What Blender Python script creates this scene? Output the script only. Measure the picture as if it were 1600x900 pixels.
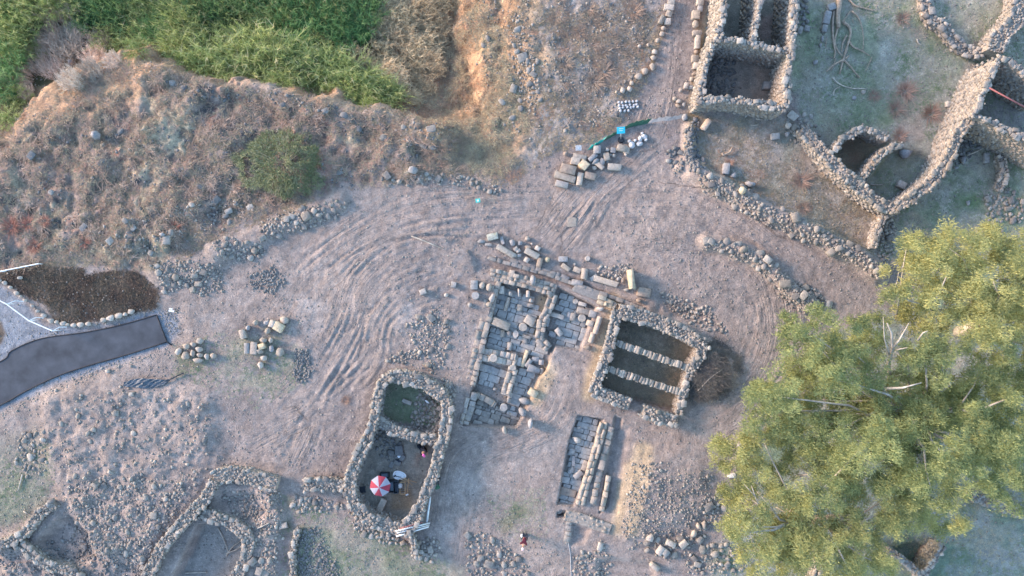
import bpy, bmesh, math, random
import numpy as np
from mathutils import Vector, Matrix
random.seed(7); RNG = np.random.default_rng(11)
for o in list(bpy.data.objects): bpy.data.objects.remove(o)
S = bpy.context.scene; C = S.collection
R = math.radians
# ------------------------------------------------------------------ camera, sky, sun, exposure
H = 56.0; SC = 0.05                      # drone height, metres per photo pixel on level ground
cam = bpy.data.cameras.new('camera'); camo = bpy.data.objects.new('camera', cam); C.objects.link(camo)
camo.location = (0, 0, H); camo.rotation_euler = (0, 0, 0)
cam.sensor_width = 36; cam.lens = 36 * H / 80.0; cam.clip_end = 3000; cam.clip_start = .1
S.camera = camo
SUN_EL, SUN_AZ_FROM = 17.0, (-1.0, 0.34)   # low in the west, a little north
w = bpy.data.worlds.new('World'); S.world = w; w.use_nodes = True
nt = w.node_tree; bg = nt.nodes['Background']
sky = nt.nodes.new('ShaderNodeTexSky'); sky.sky_type = 'NISHITA'; sky.sun_disc = False
sky.sun_elevation = R(SUN_EL); sky.sun_rotation = math.atan2(SUN_AZ_FROM[0], SUN_AZ_FROM[1]); sky.altitude = 100
sky.air_density = 1.3; sky.dust_density = .6; sky.ozone_density = 2.6
nt.links.new(sky.outputs[0], bg.inputs[0]); bg.inputs[1].default_value = 0.118
sl = bpy.data.lights.new('sun', 'SUN'); sl.energy = 1.5; sl.angle = R(15); sl.color = (1.0, .73, .56)
so = bpy.data.objects.new('sun', sl); C.objects.link(so)
d = Vector((-SUN_AZ_FROM[0], -SUN_AZ_FROM[1], 0)).normalized() * math.cos(R(SUN_EL)) + Vector((0, 0, -math.sin(R(SUN_EL))))
so.rotation_euler = d.to_track_quat('-Z', 'Y').to_euler(); so.location = (-60, 20, 40)
S.view_settings.view_transform = 'Standard'; S.view_settings.look = 'None'; S.view_settings.exposure = 2.42; S.view_settings.gamma = 1
S.render.engine = 'CYCLES'

# ------------------------------------------------------------------ photo pixel <-> place
def W(px, py, z=0.0):
    k = SC * (H - z) / H
    return (px - 800) * k, (450 - py) * k
def Wa(pts, z=0.0):
    return np.array([W(x, y, z) for x, y in pts])

# ------------------------------------------------------------------ numpy noise
_L = RNG.random((256, 256))
def vn(X, Y, sc, seed=0):
    x = X / sc + seed * 17.31; y = Y / sc + seed * 9.77
    xi = np.floor(x).astype(int); yi = np.floor(y).astype(int)
    fx = x - xi; fy = y - yi; fx = fx * fx * (3 - 2 * fx); fy = fy * fy * (3 - 2 * fy)
    a = _L[xi % 256, yi % 256]; b = _L[(xi + 1) % 256, yi % 256]; c = _L[xi % 256, (yi + 1) % 256]; d_ = _L[(xi + 1) % 256, (yi + 1) % 256]
    return (a * (1 - fx) + b * fx) * (1 - fy) + (c * (1 - fx) + d_ * fx) * fy
def fbm(X, Y, sc, oct=4, seed=0, g=.5):
    t = 0; A = 1; s = 0
    for k in range(oct):
        t = t + A * vn(X, Y, sc / 2 ** k, seed + k * 3); s += A; A *= g
    return t / s - .5
def ss(t): t = np.clip(t, 0, 1); return t * t * (3 - 2 * t)

# ------------------------------------------------------------------ terrain grid
def axis(lo, hi, st, far):
    a = np.arange(lo, hi + st / 2, st); out = []; v = hi; s_ = st
    while v < far: s_ *= 1.35; v += s_; out.append(v)
    n = []; v = lo; s_ = st
    while v > -far: s_ *= 1.35; v -= s_; n.append(v)
    return np.array(n[::-1] + list(a) + out)
XS = axis(-45, 45, .1, 900); YS = axis(-27, 29, .1, 900)
GX, GY = np.meshgrid(XS, YS)            # rows = y
def sdist(P, X, Y):
    """signed distance in metres, positive inside polygon P (world)"""
    dmin = np.full(X.shape, 1e9); ins = np.zeros(X.shape, bool); n = len(P)
    for i in range(n):
        ax, ay = P[i]; bx, by = P[(i + 1) % n]; dx, dy = bx - ax, by - ay
        t = np.clip(((X - ax) * dx + (Y - ay) * dy) / (dx * dx + dy * dy + 1e-9), 0, 1)
        dmin = np.minimum(dmin, (X - ax - t * dx) ** 2 + (Y - ay - t * dy) ** 2)
        if dy != 0: ins ^= ((ay > Y) != (by > Y)) & (X < dx * (Y - ay) / dy + ax)
    dm = np.sqrt(dmin); return np.where(ins, dm, -dm)
def ldist(P, X, Y):
    dm = np.full(X.shape, 1e9); side = np.zeros(X.shape); al = np.zeros(X.shape); acc = 0
    for i in range(len(P) - 1):
        ax, ay = P[i]; bx, by = P[i + 1]; dx, dy = bx - ax, by - ay; L = math.hypot(dx, dy)
        t = np.clip(((X - ax) * dx + (Y - ay) * dy) / (L * L + 1e-9), 0, 1)
        q = np.hypot(X - ax - t * dx, Y - ay - t * dy); m = q < dm
        dm = np.where(m, q, dm); side = np.where(m, np.sign((X - ax) * dy - (Y - ay) * dx), side); al = np.where(m, acc + t * L, al); acc += L
    return dm, side, al
def sub(P, pad):
    x0, x1 = np.searchsorted(XS, [P[:, 0].min() - pad, P[:, 0].max() + pad]); y0, y1 = np.searchsorted(YS, [P[:, 1].min() - pad, P[:, 1].max() + pad])
    return slice(y0, y1), slice(x0, x1)
VERY = -900
wob = fbm(GX, GY, 3.0, 4, 5)
Z = np.zeros(GX.shape)
# the gully that falls away to the north-west, with a steep south lip and a long east slope
lip = Wa([(-900, 420), (-60, 262), (0, 236), (25, 205), (48, 150), (95, 105), (190, 82), (262, 108), (300, 128), (345, 134), (420, 142), (500, 152), (560, 180), (622, 190), (690, 200),
          (742, 180), (760, 120), (745, 40), (730, -60), (700, -400), (600, -1500), (-900, -1500)])
slp = Wa([(-900, 400), (0, 225), (300, 120), (560, 175), (640, 195), (700, 260), (745, 285), (800, 268), (835, 215), (850, 150), (846, 60), (850, -60), (900, -1500), (-900, -1500)])
d1 = sdist(lip, GX, GY) + wob * 2.6 + fbm(GX, GY, 1.1, 4, 15) * 1.6; d2 = sdist(slp, GX, GY) + wob * 2
Z -= 2.6 * ss((d1 + .3) / 2.2) + 2.2 * ss((d2 + .3) / 7.5)
# projected pixel position of every ground point (large-scale relief only)
def uv(Zb): k = H / (H - Zb) / SC; return 800 + GX * k, 450 - GY * k
# rough upper-left hillside
veg = Wa([(-900, 200), (0, 190), (300, 100), (560, 160), (720, 190), (720, 280), (600, 292), (520, 300), (440, 345), (340, 375), (270, 425), (150, 415), (0, 425), (-900, 440)])
mveg = ss((sdist(veg, GX, GY) + wob * 3) / 1.5)
esl = Wa([(740, -900), (1040, -900), (1040, 0), (1035, 60), (1010, 130), (985, 185), (930, 220), (860, 250), (800, 290), (745, 290), (720, 120)])
mesl = ss((sdist(esl, GX, GY) + wob * 2) / 1.2)
ridg = 1 - np.abs(fbm(GX, GY, 2.2, 5, 21)) * 4
Z += (mveg * .75 + mesl * .35 + .5 * ss((d2 - 1) / 2) * (d1 < 0)) * (fbm(GX, GY, 2.6, 5, 2) * 1.5 + .22 * np.clip(ridg, -1, 1) + .9 * fbm(GX, GY, .8, 3, 23))
Z += fbm(GX, GY, 22, 2, 9) * .9 + fbm(GX, GY, 4, 3, 4) * .22 + fbm(GX, GY, 1.1, 3, 6) * .09 + fbm(GX, GY, .35, 2, 16) * .05
# rock bank above the gully head
for (x, y, r, hh) in [(660, 205, 2.6, 1.0), (690, 225, 2.0, .8), (600, 175, 2.0, .5), (240, 118, 2.4, .8), (330, 140, 2.2, .5), (440, 150, 2.0, .5), (110, 120, 1.8, .7), (500, 165, 2, .4), (150, 210, .8, .4), (250, 370, 2, .5), (205, 375, 2, .3)]:
    a, b = W(x, y); q = np.hypot(GX - a, (GY - b) * 1.3) + wob * 1.2; Z += hh * ss(1 - q / r) * (1 + .8 * fbm(GX, GY, .8, 3, 33))
def level(pts, z, soft=.5, zz=None, amt=1.0, rough=0):
    P = Wa(pts, z if zz is None else zz); sy, sx = sub(P, 4); x, y = GX[sy, sx], GY[sy, sx]
    m = ss((sdist(P, x, y) + soft / 2 + rough * fbm(x, y, .7, 2, 71)) / soft) * amt; Z[sy, sx] = Z[sy, sx] * (1 - m) + z * m
def mound(pts, hh, soft=1.5, rough=.5, nz=.25):
    P = Wa(pts); sy, sx = sub(P, 4); x, y = GX[sy, sx], GY[sy, sx]
    m = ss((sdist(P, x, y) + soft * .3 + rough * wob[sy, sx] * 3) / soft); Z[sy, sx] += m * (hh + nz * fbm(x, y, .9, 4, 51))
def ridge(pts, hh, wd, nz=.3):
    P = Wa(pts); sy, sx = sub(P, wd + 1); x, y = GX[sy, sx], GY[sy, sx]; dd, _, _ = ldist(P, x, y)
    Z[sy, sx] += hh * ss(1.25 - dd / wd * 1.1 + fbm(x, y, .8, 2, 8) * nz) 
# ---- mounds and banks
mound([(990, 700), (1060, 690), (1120, 720), (1120, 780), (1080, 820), (1020, 840), (975, 850), (965, 800), (985, 745)], .32, 2.6, .4, .25)
mound([(60, 600), (200, 585), (330, 610), (345, 700), (310, 790), (230, 880), (120, 860), (90, 760), (50, 690)], .35, 2, .5, .5)
mound([(330, 745), (430, 750), (450, 800), (440, 900), (390, 900), (330, 800)], .4, 1.2, .2, .4)
mound([(0, 840), (90, 790), (200, 850), (180, 920), (0, 920)], .3, 1.5, .2, .6)
mound([(1060, 530), (1110, 530), (1150, 560), (1155, 600), (1110, 625), (1075, 620)], .5, 1.2, .2, .5)
mound([(965, 665), (985, 670), (965, 800), (950, 800)], -.25, .6, .1, .1)
mound([(1030, 455), (1110, 480), (1140, 520), (1080, 520), (1020, 490)], -.3, 1.2, .3, .5)
mound([(690, 60), (760, 40), (800, 120), (800, 220), (740, 240), (700, 160)], .5, 2.0, .6, 1.2)
mound([(735, 395), (900, 432), (1010, 478), (1005, 490), (880, 450), (745, 425)], -.3, .8, .1, .15)
ridge([(1085, 268), (1115, 287), (1145, 302), (1170, 318), (1205, 338), (1240, 350), (1275, 366), (1305, 385), (1340, 402), (1368, 425)], .75, 1.0)
ridge([(1102, 378), (1145, 390), (1180, 404), (1205, 424), (1228, 450), (1262, 474)], .55, .75)
ridge([(1075, 200), (1075, 245), (1062, 262)], .4, .6)
ridge([(340, 390), (400, 372), (440, 350), (480, 335), (530, 315)], .35, 1.0)
ridge([(250, 430), (300, 420), (340, 400)], .3, 1.2)
# ---- level floors, plazas and excavated rooms
level([(-900, 700), (-900, 460), (0, 440), (75, 500), (140, 512), (245, 480), (285, 480), (290, 525), (262, 548), (180, 575), (60, 618), (-20, 660)], .05, 1.2)
level([(2, 424), (60, 412), (130, 418), (180, 425), (215, 425), (256, 452), (245, 482), (200, 496), (130, 507), (90, 505), (55, 468), (0, 436)], .22, .8, None, .75)
level([(1125, 0), (1125, -60), (1242, -60), (1236, 76), (1120, 62)], -.1, .5, 0)
level([(1108, 82), (1236, 88), (1230, 170), (1096, 160)], .0, .5, 0)
level([(1300, 235), (1345, 205), (1392, 222), (1345, 288)], -.35, .4, 0)
level([(1350, 292), (1395, 232), (1440, 240), (1470, 255), (1400, 318)], -.45, .5, 0)
level([(1560, 100), (1640, 130), (1640, 225), (1530, 178)], -.3, .4, 0)
level([(972, 492), (1098, 536), (1084, 566), (1060, 645), (936, 612)], -1.1, .35, 0)
level([(597, 600), (640, 592), (690, 625), (690, 655), (670, 680), (595, 660)], -.5, .5, 0)
level([(585, 672), (600, 665), (678, 690), (676, 730), (652, 800), (620, 818), (565, 790), (558, 770), (565, 720)], -.7, .4, 0)
level([(310, 822), (345, 818), (378, 842), (375, 880), (350, 930), (260, 930)], -.9, .5, 0)
level([(345, 770), (400, 768), (420, 800), (390, 820), (335, 790)], .0, .8, 0)
level([(60, 850), (110, 805), (140, 830), (150, 870), (100, 890)], -.3, .9, 0)
RUIN = [(781, 440), (815, 446), (862, 462), (872, 450), (895, 461), (932, 480), (922, 506), (907, 548), (868, 540), (862, 552), (855, 577), (842, 592), (817, 650), (806, 668), (735, 665), (724, 664), (741, 600), (755, 540), (770, 480)]
level(RUIN, -.75, .16, -.0)
level([(756, 548), (808, 553), (806, 576), (752, 566)], -.3, .15, 0)
STRIP = [(904, 650), (942, 656), (930, 704), (902, 778), (896, 792), (872, 788), (880, 745), (890, 690)]
level(STRIP, -.7, .16, 0)
level([(878, 800), (884, 800), (882, 809), (871, 808), (872, 802)], -.8, .15, 0)
level([(893, 818), (922, 828), (912, 850), (893, 852)], -.35, .4, 0)
level([(962, 652), (972, 655), (952, 792), (938, 802)], -.5, .25, 0)
level([(935, 878), (960, 875), (1020, 882), (1030, 960), (940, 960)], -.4, .6, 0)
level([(1400, 860), (1430, 850), (1465, 858), (1440, 895)], -.7, .6, 0)
level([(975, 634), (1004, 644), (1000, 650), (972, 640)], -.2, .3, 0)
# ---- wheel ruts and churned earth
churn = Wa([(430, 420), (520, 350), (640, 320), (760, 330), (760, 400), (740, 440), (730, 500), (640, 560), (560, 600), (470, 640), (440, 560)])
sy, sx = sub(churn, 2); m = ss((sdist(churn, GX[sy, sx], GY[sy, sx]) + wob[sy, sx] * 3) / 2); xx, yy = GX[sy, sx], GY[sy, sx]
Z[sy, sx] += m * (fbm(xx * .8 + yy * .6, (yy * .8 - xx * .6) * 2.2, 1.3, 4, 61) * .15)
ch2 = Wa([(800, 330), (980, 300), (1200, 360), (1250, 470), (1180, 560), (1090, 480), (1000, 430), (860, 380)])
sy, sx = sub(ch2, 2); m = ss((sdist(ch2, GX[sy, sx], GY[sy, sx]) + wob[sy, sx] * 3) / 2); xx, yy = GX[sy, sx], GY[sy, sx]
Z[sy, sx] += m * (fbm(xx * .8 - yy * .6, (yy * .8 + xx * .6) * 1.8, .8, 4, 62) * .10)
def spline(P, n=10):
    P = [np.array(p, float) for p in P]; P = [2 * P[0] - P[1]] + P + [2 * P[-1] - P[-2]]; out = []
    for i in range(1, len(P) - 2):
        for k in range(n):
            t = k / n; out.append(.5 * ((2 * P[i]) + (-P[i - 1] + P[i + 1]) * t + (2 * P[i - 1] - 5 * P[i] + 4 * P[i + 1] - P[i + 2]) * t * t + (-P[i - 1] + 3 * P[i] - 3 * P[i + 1] + P[i + 2]) * t ** 3))
    out.append(P[-2]); return np.array(out)
RUT = np.zeros(Z.shape)
def rut(pts, depth=.05, wd=.16, lug=.25):
    P0 = spline(pts, 6); P = np.array([W(a, b) for a, b in P0]); sy, sx = sub(P, 1.0)
    x, y = GX[sy, sx], GY[sy, sx]; dd, sd, al = ldist(P, x, y)
    L = al.max(); fade = ss(al / 1.5) * ss((L - al) / 1.5)
    prof = -np.exp(-(dd / wd) ** 2) + .75 * np.exp(-((dd - wd * 2.1) / (wd * .8)) ** 2)
    dep = depth * .5 * (.1 + 1.9 * vn(x, y, 1.6, 77)) * ss(vn(x, y, 3.1, 78) * 2.2 - .25) * fade
    Z[sy, sx] += dep * prof * (1 + lug * np.sin(al * 2 * math.pi / .42)); RUT[sy, sx] = np.maximum(RUT[sy, sx], fade * np.exp(-(dd / (wd * 1.6)) ** 2))
fams = [([(425, 500), (480, 430), (560, 370), (650, 335), (760, 325), (880, 320)], 10, 9, .05),
        ([(430, 660), (490, 600), (540, 520), (565, 450), (620, 400), (700, 385)], 8, 11, .05),
        ([(480, 640), (530, 600), (575, 560), (590, 500), (625, 455), (690, 430)], 4, 13, .05),
        ([(790, 425), (850, 370), (890, 320), (940, 270), (1000, 215), (1030, 150)], 9, 7, .05),
        ([(860, 400), (905, 345), (940, 300), (985, 262), (1035, 215)], 6, 8, .055),
        ([(960, 330), (1060, 330), (1150, 370), (1215, 430), (1235, 510), (1215, 590), (1160, 650), (1090, 690)], 12, 9, .045),
        ([(1000, 290), (1090, 310), (1180, 355), (1270, 400), (1340, 440)], 7, 8, .035),
        ([(700, 890), (712, 800), (730, 720), (850, 660), (880, 600)], 6, 9, .03),
        ([(380, 700), (470, 650), (520, 640), (560, 660)], 6, 9, .03),
        ([(440, 740), (470, 680), (500, 610), (530, 560)], 5, 8, .05),
        ([(1055, -60), (1055, 60), (1048, 140), (1030, 220)], 4, 9, .03)]
TRK = np.zeros(Z.shape + (3,))
for base, n, st, dp in fams:                     # across-track, along-track and mask, for the fine tread relief
    P = np.array([W(a, b) for a, b in spline(base, 6)]); hw = n * st * SC / 2 + .4; sy, sx = sub(P, hw + 1); dd, sd, al = ldist(P, GX[sy, sx], GY[sy, sx])
    mk = ss((hw - dd + wob[sy, sx] * 2) / 1.0) * ss((al.max() - al) / 2) * ss(al / 2) * (.35 + .65 * ss(fbm(GX[sy, sx], GY[sy, sx], 3, 3, 120) * 4 + .5)); T_ = TRK[sy, sx]; m_ = mk > T_[..., 2]; T_[m_] = np.stack([dd * sd + 50, al, mk], -1)[m_]
for base, n, st, dp in fams:
    base = np.array(base, float)
    for k in range(n):
        o_ = (k - n / 2) * st + random.uniform(-3, 3); P = []
        for i in range(len(base)):
            t = base[min(i + 1, len(base) - 1)] - base[max(i - 1, 0)]; t /= np.hypot(*t); P.append(base[i] + np.array([t[1], -t[0]]) * (o_ * (1 + .25 * math.sin(i * 1.7 + k))) + np.random.default_rng(k * 9 + i).uniform(-2, 2, 2))
        a = random.randint(0, 1); b = len(P) - random.randint(0, 1)
        rut(P[a:b], dp * random.uniform(.5, 1.25), random.uniform(.10, .19))
def hz(x, y):
    x = np.asarray(x, float); y = np.asarray(y, float)
    i = np.clip(np.searchsorted(XS, x) - 1, 0, len(XS) - 2); j = np.clip(np.searchsorted(YS, y) - 1, 0, len(YS) - 2)
    fx = (x - XS[i]) / (XS[i + 1] - XS[i]); fy = (y - YS[j]) / (YS[j + 1] - YS[j])
    return (Z[j, i] * (1 - fx) + Z[j, i + 1] * fx) * (1 - fy) + (Z[j + 1, i] * (1 - fx) + Z[j + 1, i + 1] * fx) * fy
def G(px, py):
    z = 0.0
    for _ in range(4): x, y = W(px, py, z); z = float(hz(x, y))
    return x, y, z
# ------------------------------------------------------------------ ground colours (what the ground is made of, with some sun and shade tones painted in)
COL = np.zeros(Z.shape + (3,)); COL[:] = (.302, .249, .226)
n1 = fbm(GX, GY, 6, 5, 40)[..., None]; n2 = fbm(GX, GY, 1.2, 4, 44)[..., None]; n3 = fbm(GX, GY, .4, 2, 46)[..., None]
COL = COL * (1 + n1 * .35 + n2 * .34) + n1 * np.array([.02, .0, -.02])
def paint(pts, col, soft=1.0, amt=1.0, rough=1.0, z=0.0, patch=None, seed=90):
    P = Wa(pts, z); sy, sx = sub(P, 3); x, y = GX[sy, sx], GY[sy, sx]
    m = ss((sdist(P, x, y) + rough * (wob[sy, sx] * 2 + n2[sy, sx, 0])) / soft) * amt
    if patch: m = m * ss((fbm(x, y, patch[0], 4, seed) + patch[1]) / patch[2] + .5)
    COL[sy, sx] = COL[sy, sx] * (1 - m[..., None]) + np.array(col) * m[..., None]
def allm(m, col): 
    global COL
    COL = COL * (1 - m[..., None]) + np.array(col) * m[..., None]
allm(mveg * .85, (.29, .225, .195))
allm(mveg * ss(fbm(GX, GY, 1.6, 4, 91) * 4 + .3), (.34, .225, .18))
allm(mveg * ss(fbm(GX, GY, 2.2, 4, 92) * 5 - .15) * .8, (.45, .375, .26))
allm(mveg * ss(fbm(GX, GY, 1.8, 4, 93) * 6 - .8) * .6, (.20, .20, .15))
allm(mveg * ss(fbm(GX, GY, 1.1, 4, 94) * 6 - .6) * .7, (.26, .13, .10))
allm(mesl * .8, (.34, .30, .275))
allm(mveg * ss(fbm(GX, GY, .9, 4, 98) * 8 - .7) * .9, (.085, .08, .085))
allm(mesl * ss(fbm(GX, GY, .7, 4, 99) * 7 - .9) * .8, (.16, .16, .165))
allm(mesl * ss(fbm(GX, GY, 1.3, 4, 95) * 5 - .2) * .6, (.23, .225, .20))
allm(mesl * ss(fbm(GX, GY, 1.6, 4, 96) * 5 - .3) * .6, (.36, .25, .19))
allm(ss((d2 + .9 + wob * 3) / 2.5) * .9, (.46, .29, .18))
allm(ss((d2 + 1.2 + wob * 4) / 2.5) * ss(fbm(GX, GY, 1.4, 4, 88) * 5 + .2) * (GX > W(590, 0)[0]) * .7, (.50, .36, .22))
allm(ss((d2 + wob * 3) / 2) * ss(fbm(GX, GY, .9, 4, 97) * 7) * .7, (.27, .16, .105))
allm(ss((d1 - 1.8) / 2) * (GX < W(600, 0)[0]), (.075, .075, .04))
paint([(700, 170), (760, 90), (850, 60), (856, 200), (815, 285), (740, 290), (705, 240)], (.42, .285, .19), 2.0, .75)
paint([(1030, 452), (1110, 478), (1145, 520), (1100, 522), (1040, 488)], (.21, .15, .12), 1.2, .75, 1.5)
paint([(700, 560), (720, 480), (738, 480), (715, 600), (700, 610)], (.235, .22, .225), 1.0, .6)  # dark bluish strip: shade of a shallow trench put into the colour
paint([(1100, 535), (1135, 535), (1158, 570), (1150, 605), (1105, 628), (1072, 625), (1088, 575)], (.13, .115, .105), 1.2, .85)
paint([(1022, 260), (1045, 170), (1075, 60), (1052, -80), (1080, -80), (1090, -80), (1082, 120), (1060, 180), (1058, 250)], (.29, .225, .21), 1.2, .75)
green = [(1240, -900), (2600, -900), (2600, 600), (1560, 520), (1400, 420), (1370, 390), (1392, 330), (1300, 250), (1250, 190), (1235, 120)]
paint(green, (.33, .315, .26), 1.0, .9, 1.0)
paint(green, (.20, .25, .14), 1.0, .6, 1.0, 0, (2.2, -.02, .3), 101)
paint(green, (.36, .34, .30), 1.0, .7, 1.0, 0, (1.6, .0, .3), 102)
paint(green, (.38, .28, .23), 1.0, .5, 1.0, 0, (2.6, -.12, .15), 103)
yard = [(1090, 180), (1235, 180), (1290, 250), (1390, 330), (1365, 400), (1240, 345), (1170, 305), (1090, 268), (1078, 220)]
paint(yard, (.31, .28, .25), .8, .9)
paint(yard, (.23, .24, .19), .8, .6, 1, 0, (2, -.05, .3), 104)
paint(yard, (.33, .24, .19), .8, .4, 1, 0, (1.4, -.08, .2), 105)
lowr = [(1100, 850), (1170, 800), (1150, 720), (1230, 640), (1280, 520), (1400, 480), (1500, 400), (2600, 400), (2600, 1800), (1100, 1800)]
paint(lowr, (.25, .28, .24), 1.5, .9); paint(lowr, (.17, .24, .16), 1, .7, 1, 0, (2, 0, .3), 106); paint(lowr, (.33, .32, .31), 1, .6, 1, 0, (1.2, -.05, .2), 107)
paint([(1480, 300), (1545, 270), (1550, 330), (1490, 345)], (.10, .20, .05), 1.5, .7, 1, 0, (2, 0, .3), 108)
paint([(0, 690), (60, 640), (100, 700), (60, 800), (-60, 860), (-200, 700)], (.27, .24, .20), 1, .7); paint([(0, 740), (80, 720), (100, 790), (-60, 850)], (.20, .23, .16), 1, .5, 1, 0, (1.5, 0, .3), 109)
paint([(455, 800), (560, 815), (620, 850), (740, 880), (720, 1000), (440, 1000)], (.28, .26, .21), 1, .7); paint([(455, 800), (620, 830), (660, 900), (720, 1000), (440, 1000)], (.20, .23, .14), 1, .5, 1, 0, (1.8, 0, .3), 110)
paint([(430, 760), (470, 770), (470, 840), (430, 840)], (.15, .15, .10), .6, .7)
paint([(770, 770), (850, 770), (850, 850), (780, 840)], (.13, .15, .07), 1, .6, 1, 0, (1.2, .0, .3), 111)
paint([(340, 530), (460, 500), (470, 600), (400, 630), (340, 600)], (.26, .255, .19), 1, .6, 1, 0, (1.4, .0, .3), 112)
paint([(270, 540), (335, 545), (330, 595), (270, 590)], (.14, .15, .085), .8, .5)
paint([(380, 400), (440, 390), (455, 480), (390, 470)], (.26, .20, .17), 1.5, .5)
paint([(-900, 700), (-900, 455), (0, 441), (40, 468), (75, 503), (140, 512), (245, 482), (282, 482), (290, 520), (262, 548), (180, 575), (60, 618), (-20, 660)], (.23, .25, .29), .5, .95, .35)
paint([(-20, 490), (5, 500), (16, 520), (5, 540), (-20, 548)], (.12, .085, .06), .3, .9, .3)
bed = [(2, 424), (60, 414), (130, 420), (135, 432), (180, 422), (215, 425), (256, 452), (245, 480), (200, 492), (165, 500), (130, 504), (90, 502), (58, 470), (0, 436)]
paint(bed, (.075, .05, .038), .5, .97, .6); paint(bed, (.18, .16, .145), .5, .7, 1, 0, (1.6, -.13, .1), 113)
paint([(975, 492), (1098, 536), (1084, 566), (1060, 645), (936, 612)], (.32, .28, .22), .3, .95, .3)
paint([(1040, 512), (1098, 536), (1084, 566), (1060, 645), (1010, 640)], (.50, .33, .19), 1.5, .95, 1, 0, (1.5, .06, .3), 114)  # east half of the floor: warm sunlight painted into the colour
paint([(1125, -60), (1242, -60), (1236, 76), (1120, 62)], (.26, .26, .23), .3, .95, .3); paint([(1185, 20), (1236, 20), (1236, 76), (1180, 70)], (.36, .25, .22), 1, .7, 1)  # second patch paints warm sunlight on the east side of the room
paint([(1108, 82), (1236, 88), (1230, 170), (1096, 160)], (.27, .25, .22), .3, .8, .3); paint([(1165, 100), (1230, 90), (1230, 165), (1170, 160)], (.38, .27, .21), 1, .7)  # second patch: sun-warmed east side of this room, put into the floor colour
paint([(1300, 235), (1345, 205), (1392, 222), (1345, 288)], (.31, .25, .21), .3, .85, .5)
paint([(1350, 292), (1395, 232), (1440, 240), (1470, 255), (1400, 318)], (.28, .29, .24), .4, .85, .5)
paint([(1560, 100), (1640, 130), (1640, 225), (1530, 178)], (.24, .22, .21), .3, .95, .3)
paint([(597, 600), (640, 592), (690, 625), (690, 655), (670, 680), (595, 660)], (.20, .23, .15), .4, .9, .6)
paint([(585, 672), (600, 665), (678, 690), (676, 730), (652, 800), (620, 818), (565, 790), (558, 770), (565, 720)], (.29, .26, .22), .4, .9, .4)
paint([(640, 700), (670, 705), (660, 745), (632, 740)], (.28, .19, .15), .5, .8, .5); paint([(610, 770), (645, 765), (640, 800), (610, 800)], (.27, .19, .12), .5, .7, .5)
paint([(310, 822), (345, 818), (378, 842), (375, 880), (350, 930), (260, 930)], (.30, .28, .26), .4, .9, .5)
paint(RUIN, (.31, .28, .26), .2, .9, .1)
paint(STRIP, (.24, .22, .20), .2, .9, .1)
for ln in ([(960, 470), (952, 500), (938, 540), (925, 590), (918, 618)], [(848, 470), (842, 500), (834, 520)], [(858, 575), (848, 600), (838, 625)], [(1000, 700), (985, 740), (970, 790), (965, 830)], [(1112, 20), (1100, 80), (1090, 130), (1083, 180), (1078, 230)],
           [(1290, 265), (1340, 310), (1380, 335)], [(1540, 100), (1500, 190), (1480, 230)], [(1012, 700), (1000, 760), (985, 830)]):
    P = Wa(ln); sy, sx = sub(P, 2); dd, _, _ = ldist(P, GX[sy, sx], GY[sy, sx]); m = (.8 * ss(1.15 - dd / .75 + n2[sy, sx, 0]))[..., None]
    COL[sy, sx] = COL[sy, sx] * (1 - m) + np.array((.50, .37, .24)) * m  # tan earth on west-facing sides, with the warm sunlit tone painted in
for (x, y, r) in [(345, 505, .9), (500, 490, 1.2), (640, 500, 1), (250, 640, 1.2), (490, 475, .8), (60, 590, 1.5), (860, 560, 1.5), (1180, 660, 1.5), (720, 760, 1.8), (840, 700, 2), (700, 830, 1.6)]:
    a, b = W(x, y); q = np.hypot(GX - a, GY - b) + wob * 2; m = .35 * ss(1.3 - q / r); allm(m, (.42, .37, .35))
COL *= (1 + n3 * .5); COL = np.clip(COL, .02, .75)

# ------------------------------------------------------------------ materials
def newmat(name):
    m = bpy.data.materials.new(name); m.use_nodes = True; t = m.node_tree; b = t.nodes['Principled BSDF']; b.inputs['Roughness'].default_value = .9
    try: b.inputs['Specular IOR Level'].default_value = .25
    except Exception: pass
    return m, t, b
def N(t, ty, **k):
    n = t.nodes.new(ty)
    for a, v in k.items():
        if a in n.inputs: n.inputs[a].default_value = v
        else: setattr(n, a, v)
    return n
def noise(t, vec, sc, det=4, rough=.6):
    n = N(t, 'ShaderNodeTexNoise'); n.inputs['Scale'].default_value = sc; n.inputs['Detail'].default_value = det; n.inputs['Roughness'].default_value = rough
    if vec: t.links.new(vec, n.inputs['Vector'])
    return n
def ramp(t, fac, stops):
    r = N(t, 'ShaderNodeValToRGB'); e = r.color_ramp.elements
    while len(e) < len(stops): e.new(.5)
    for q, (p, c) in zip(e, stops): q.position = p; q.color = (*c, 1) if len(c) == 3 else c
    t.links.new(fac, r.inputs[0]); return r
def mul(t, a, b, fac=1.0, mode='MULTIPLY'):
    m = N(t, 'ShaderNodeMixRGB'); m.blend_type = mode; m.inputs[0].default_value = fac
    t.links.new(a, m.inputs[1]); t.links.new(b, m.inputs[2]); return m
def bump(t, b, h, dist, st=1.0, prev=None):
    n = N(t, 'ShaderNodeBump'); n.inputs['Distance'].default_value = dist; n.inputs['Strength'].default_value = st; t.links.new(h, n.inputs['Height'])
    if prev: t.links.new(prev.outputs[0], n.inputs['Normal'])
    t.links.new(n.outputs[0], b.inputs['Normal']); return n
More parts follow.
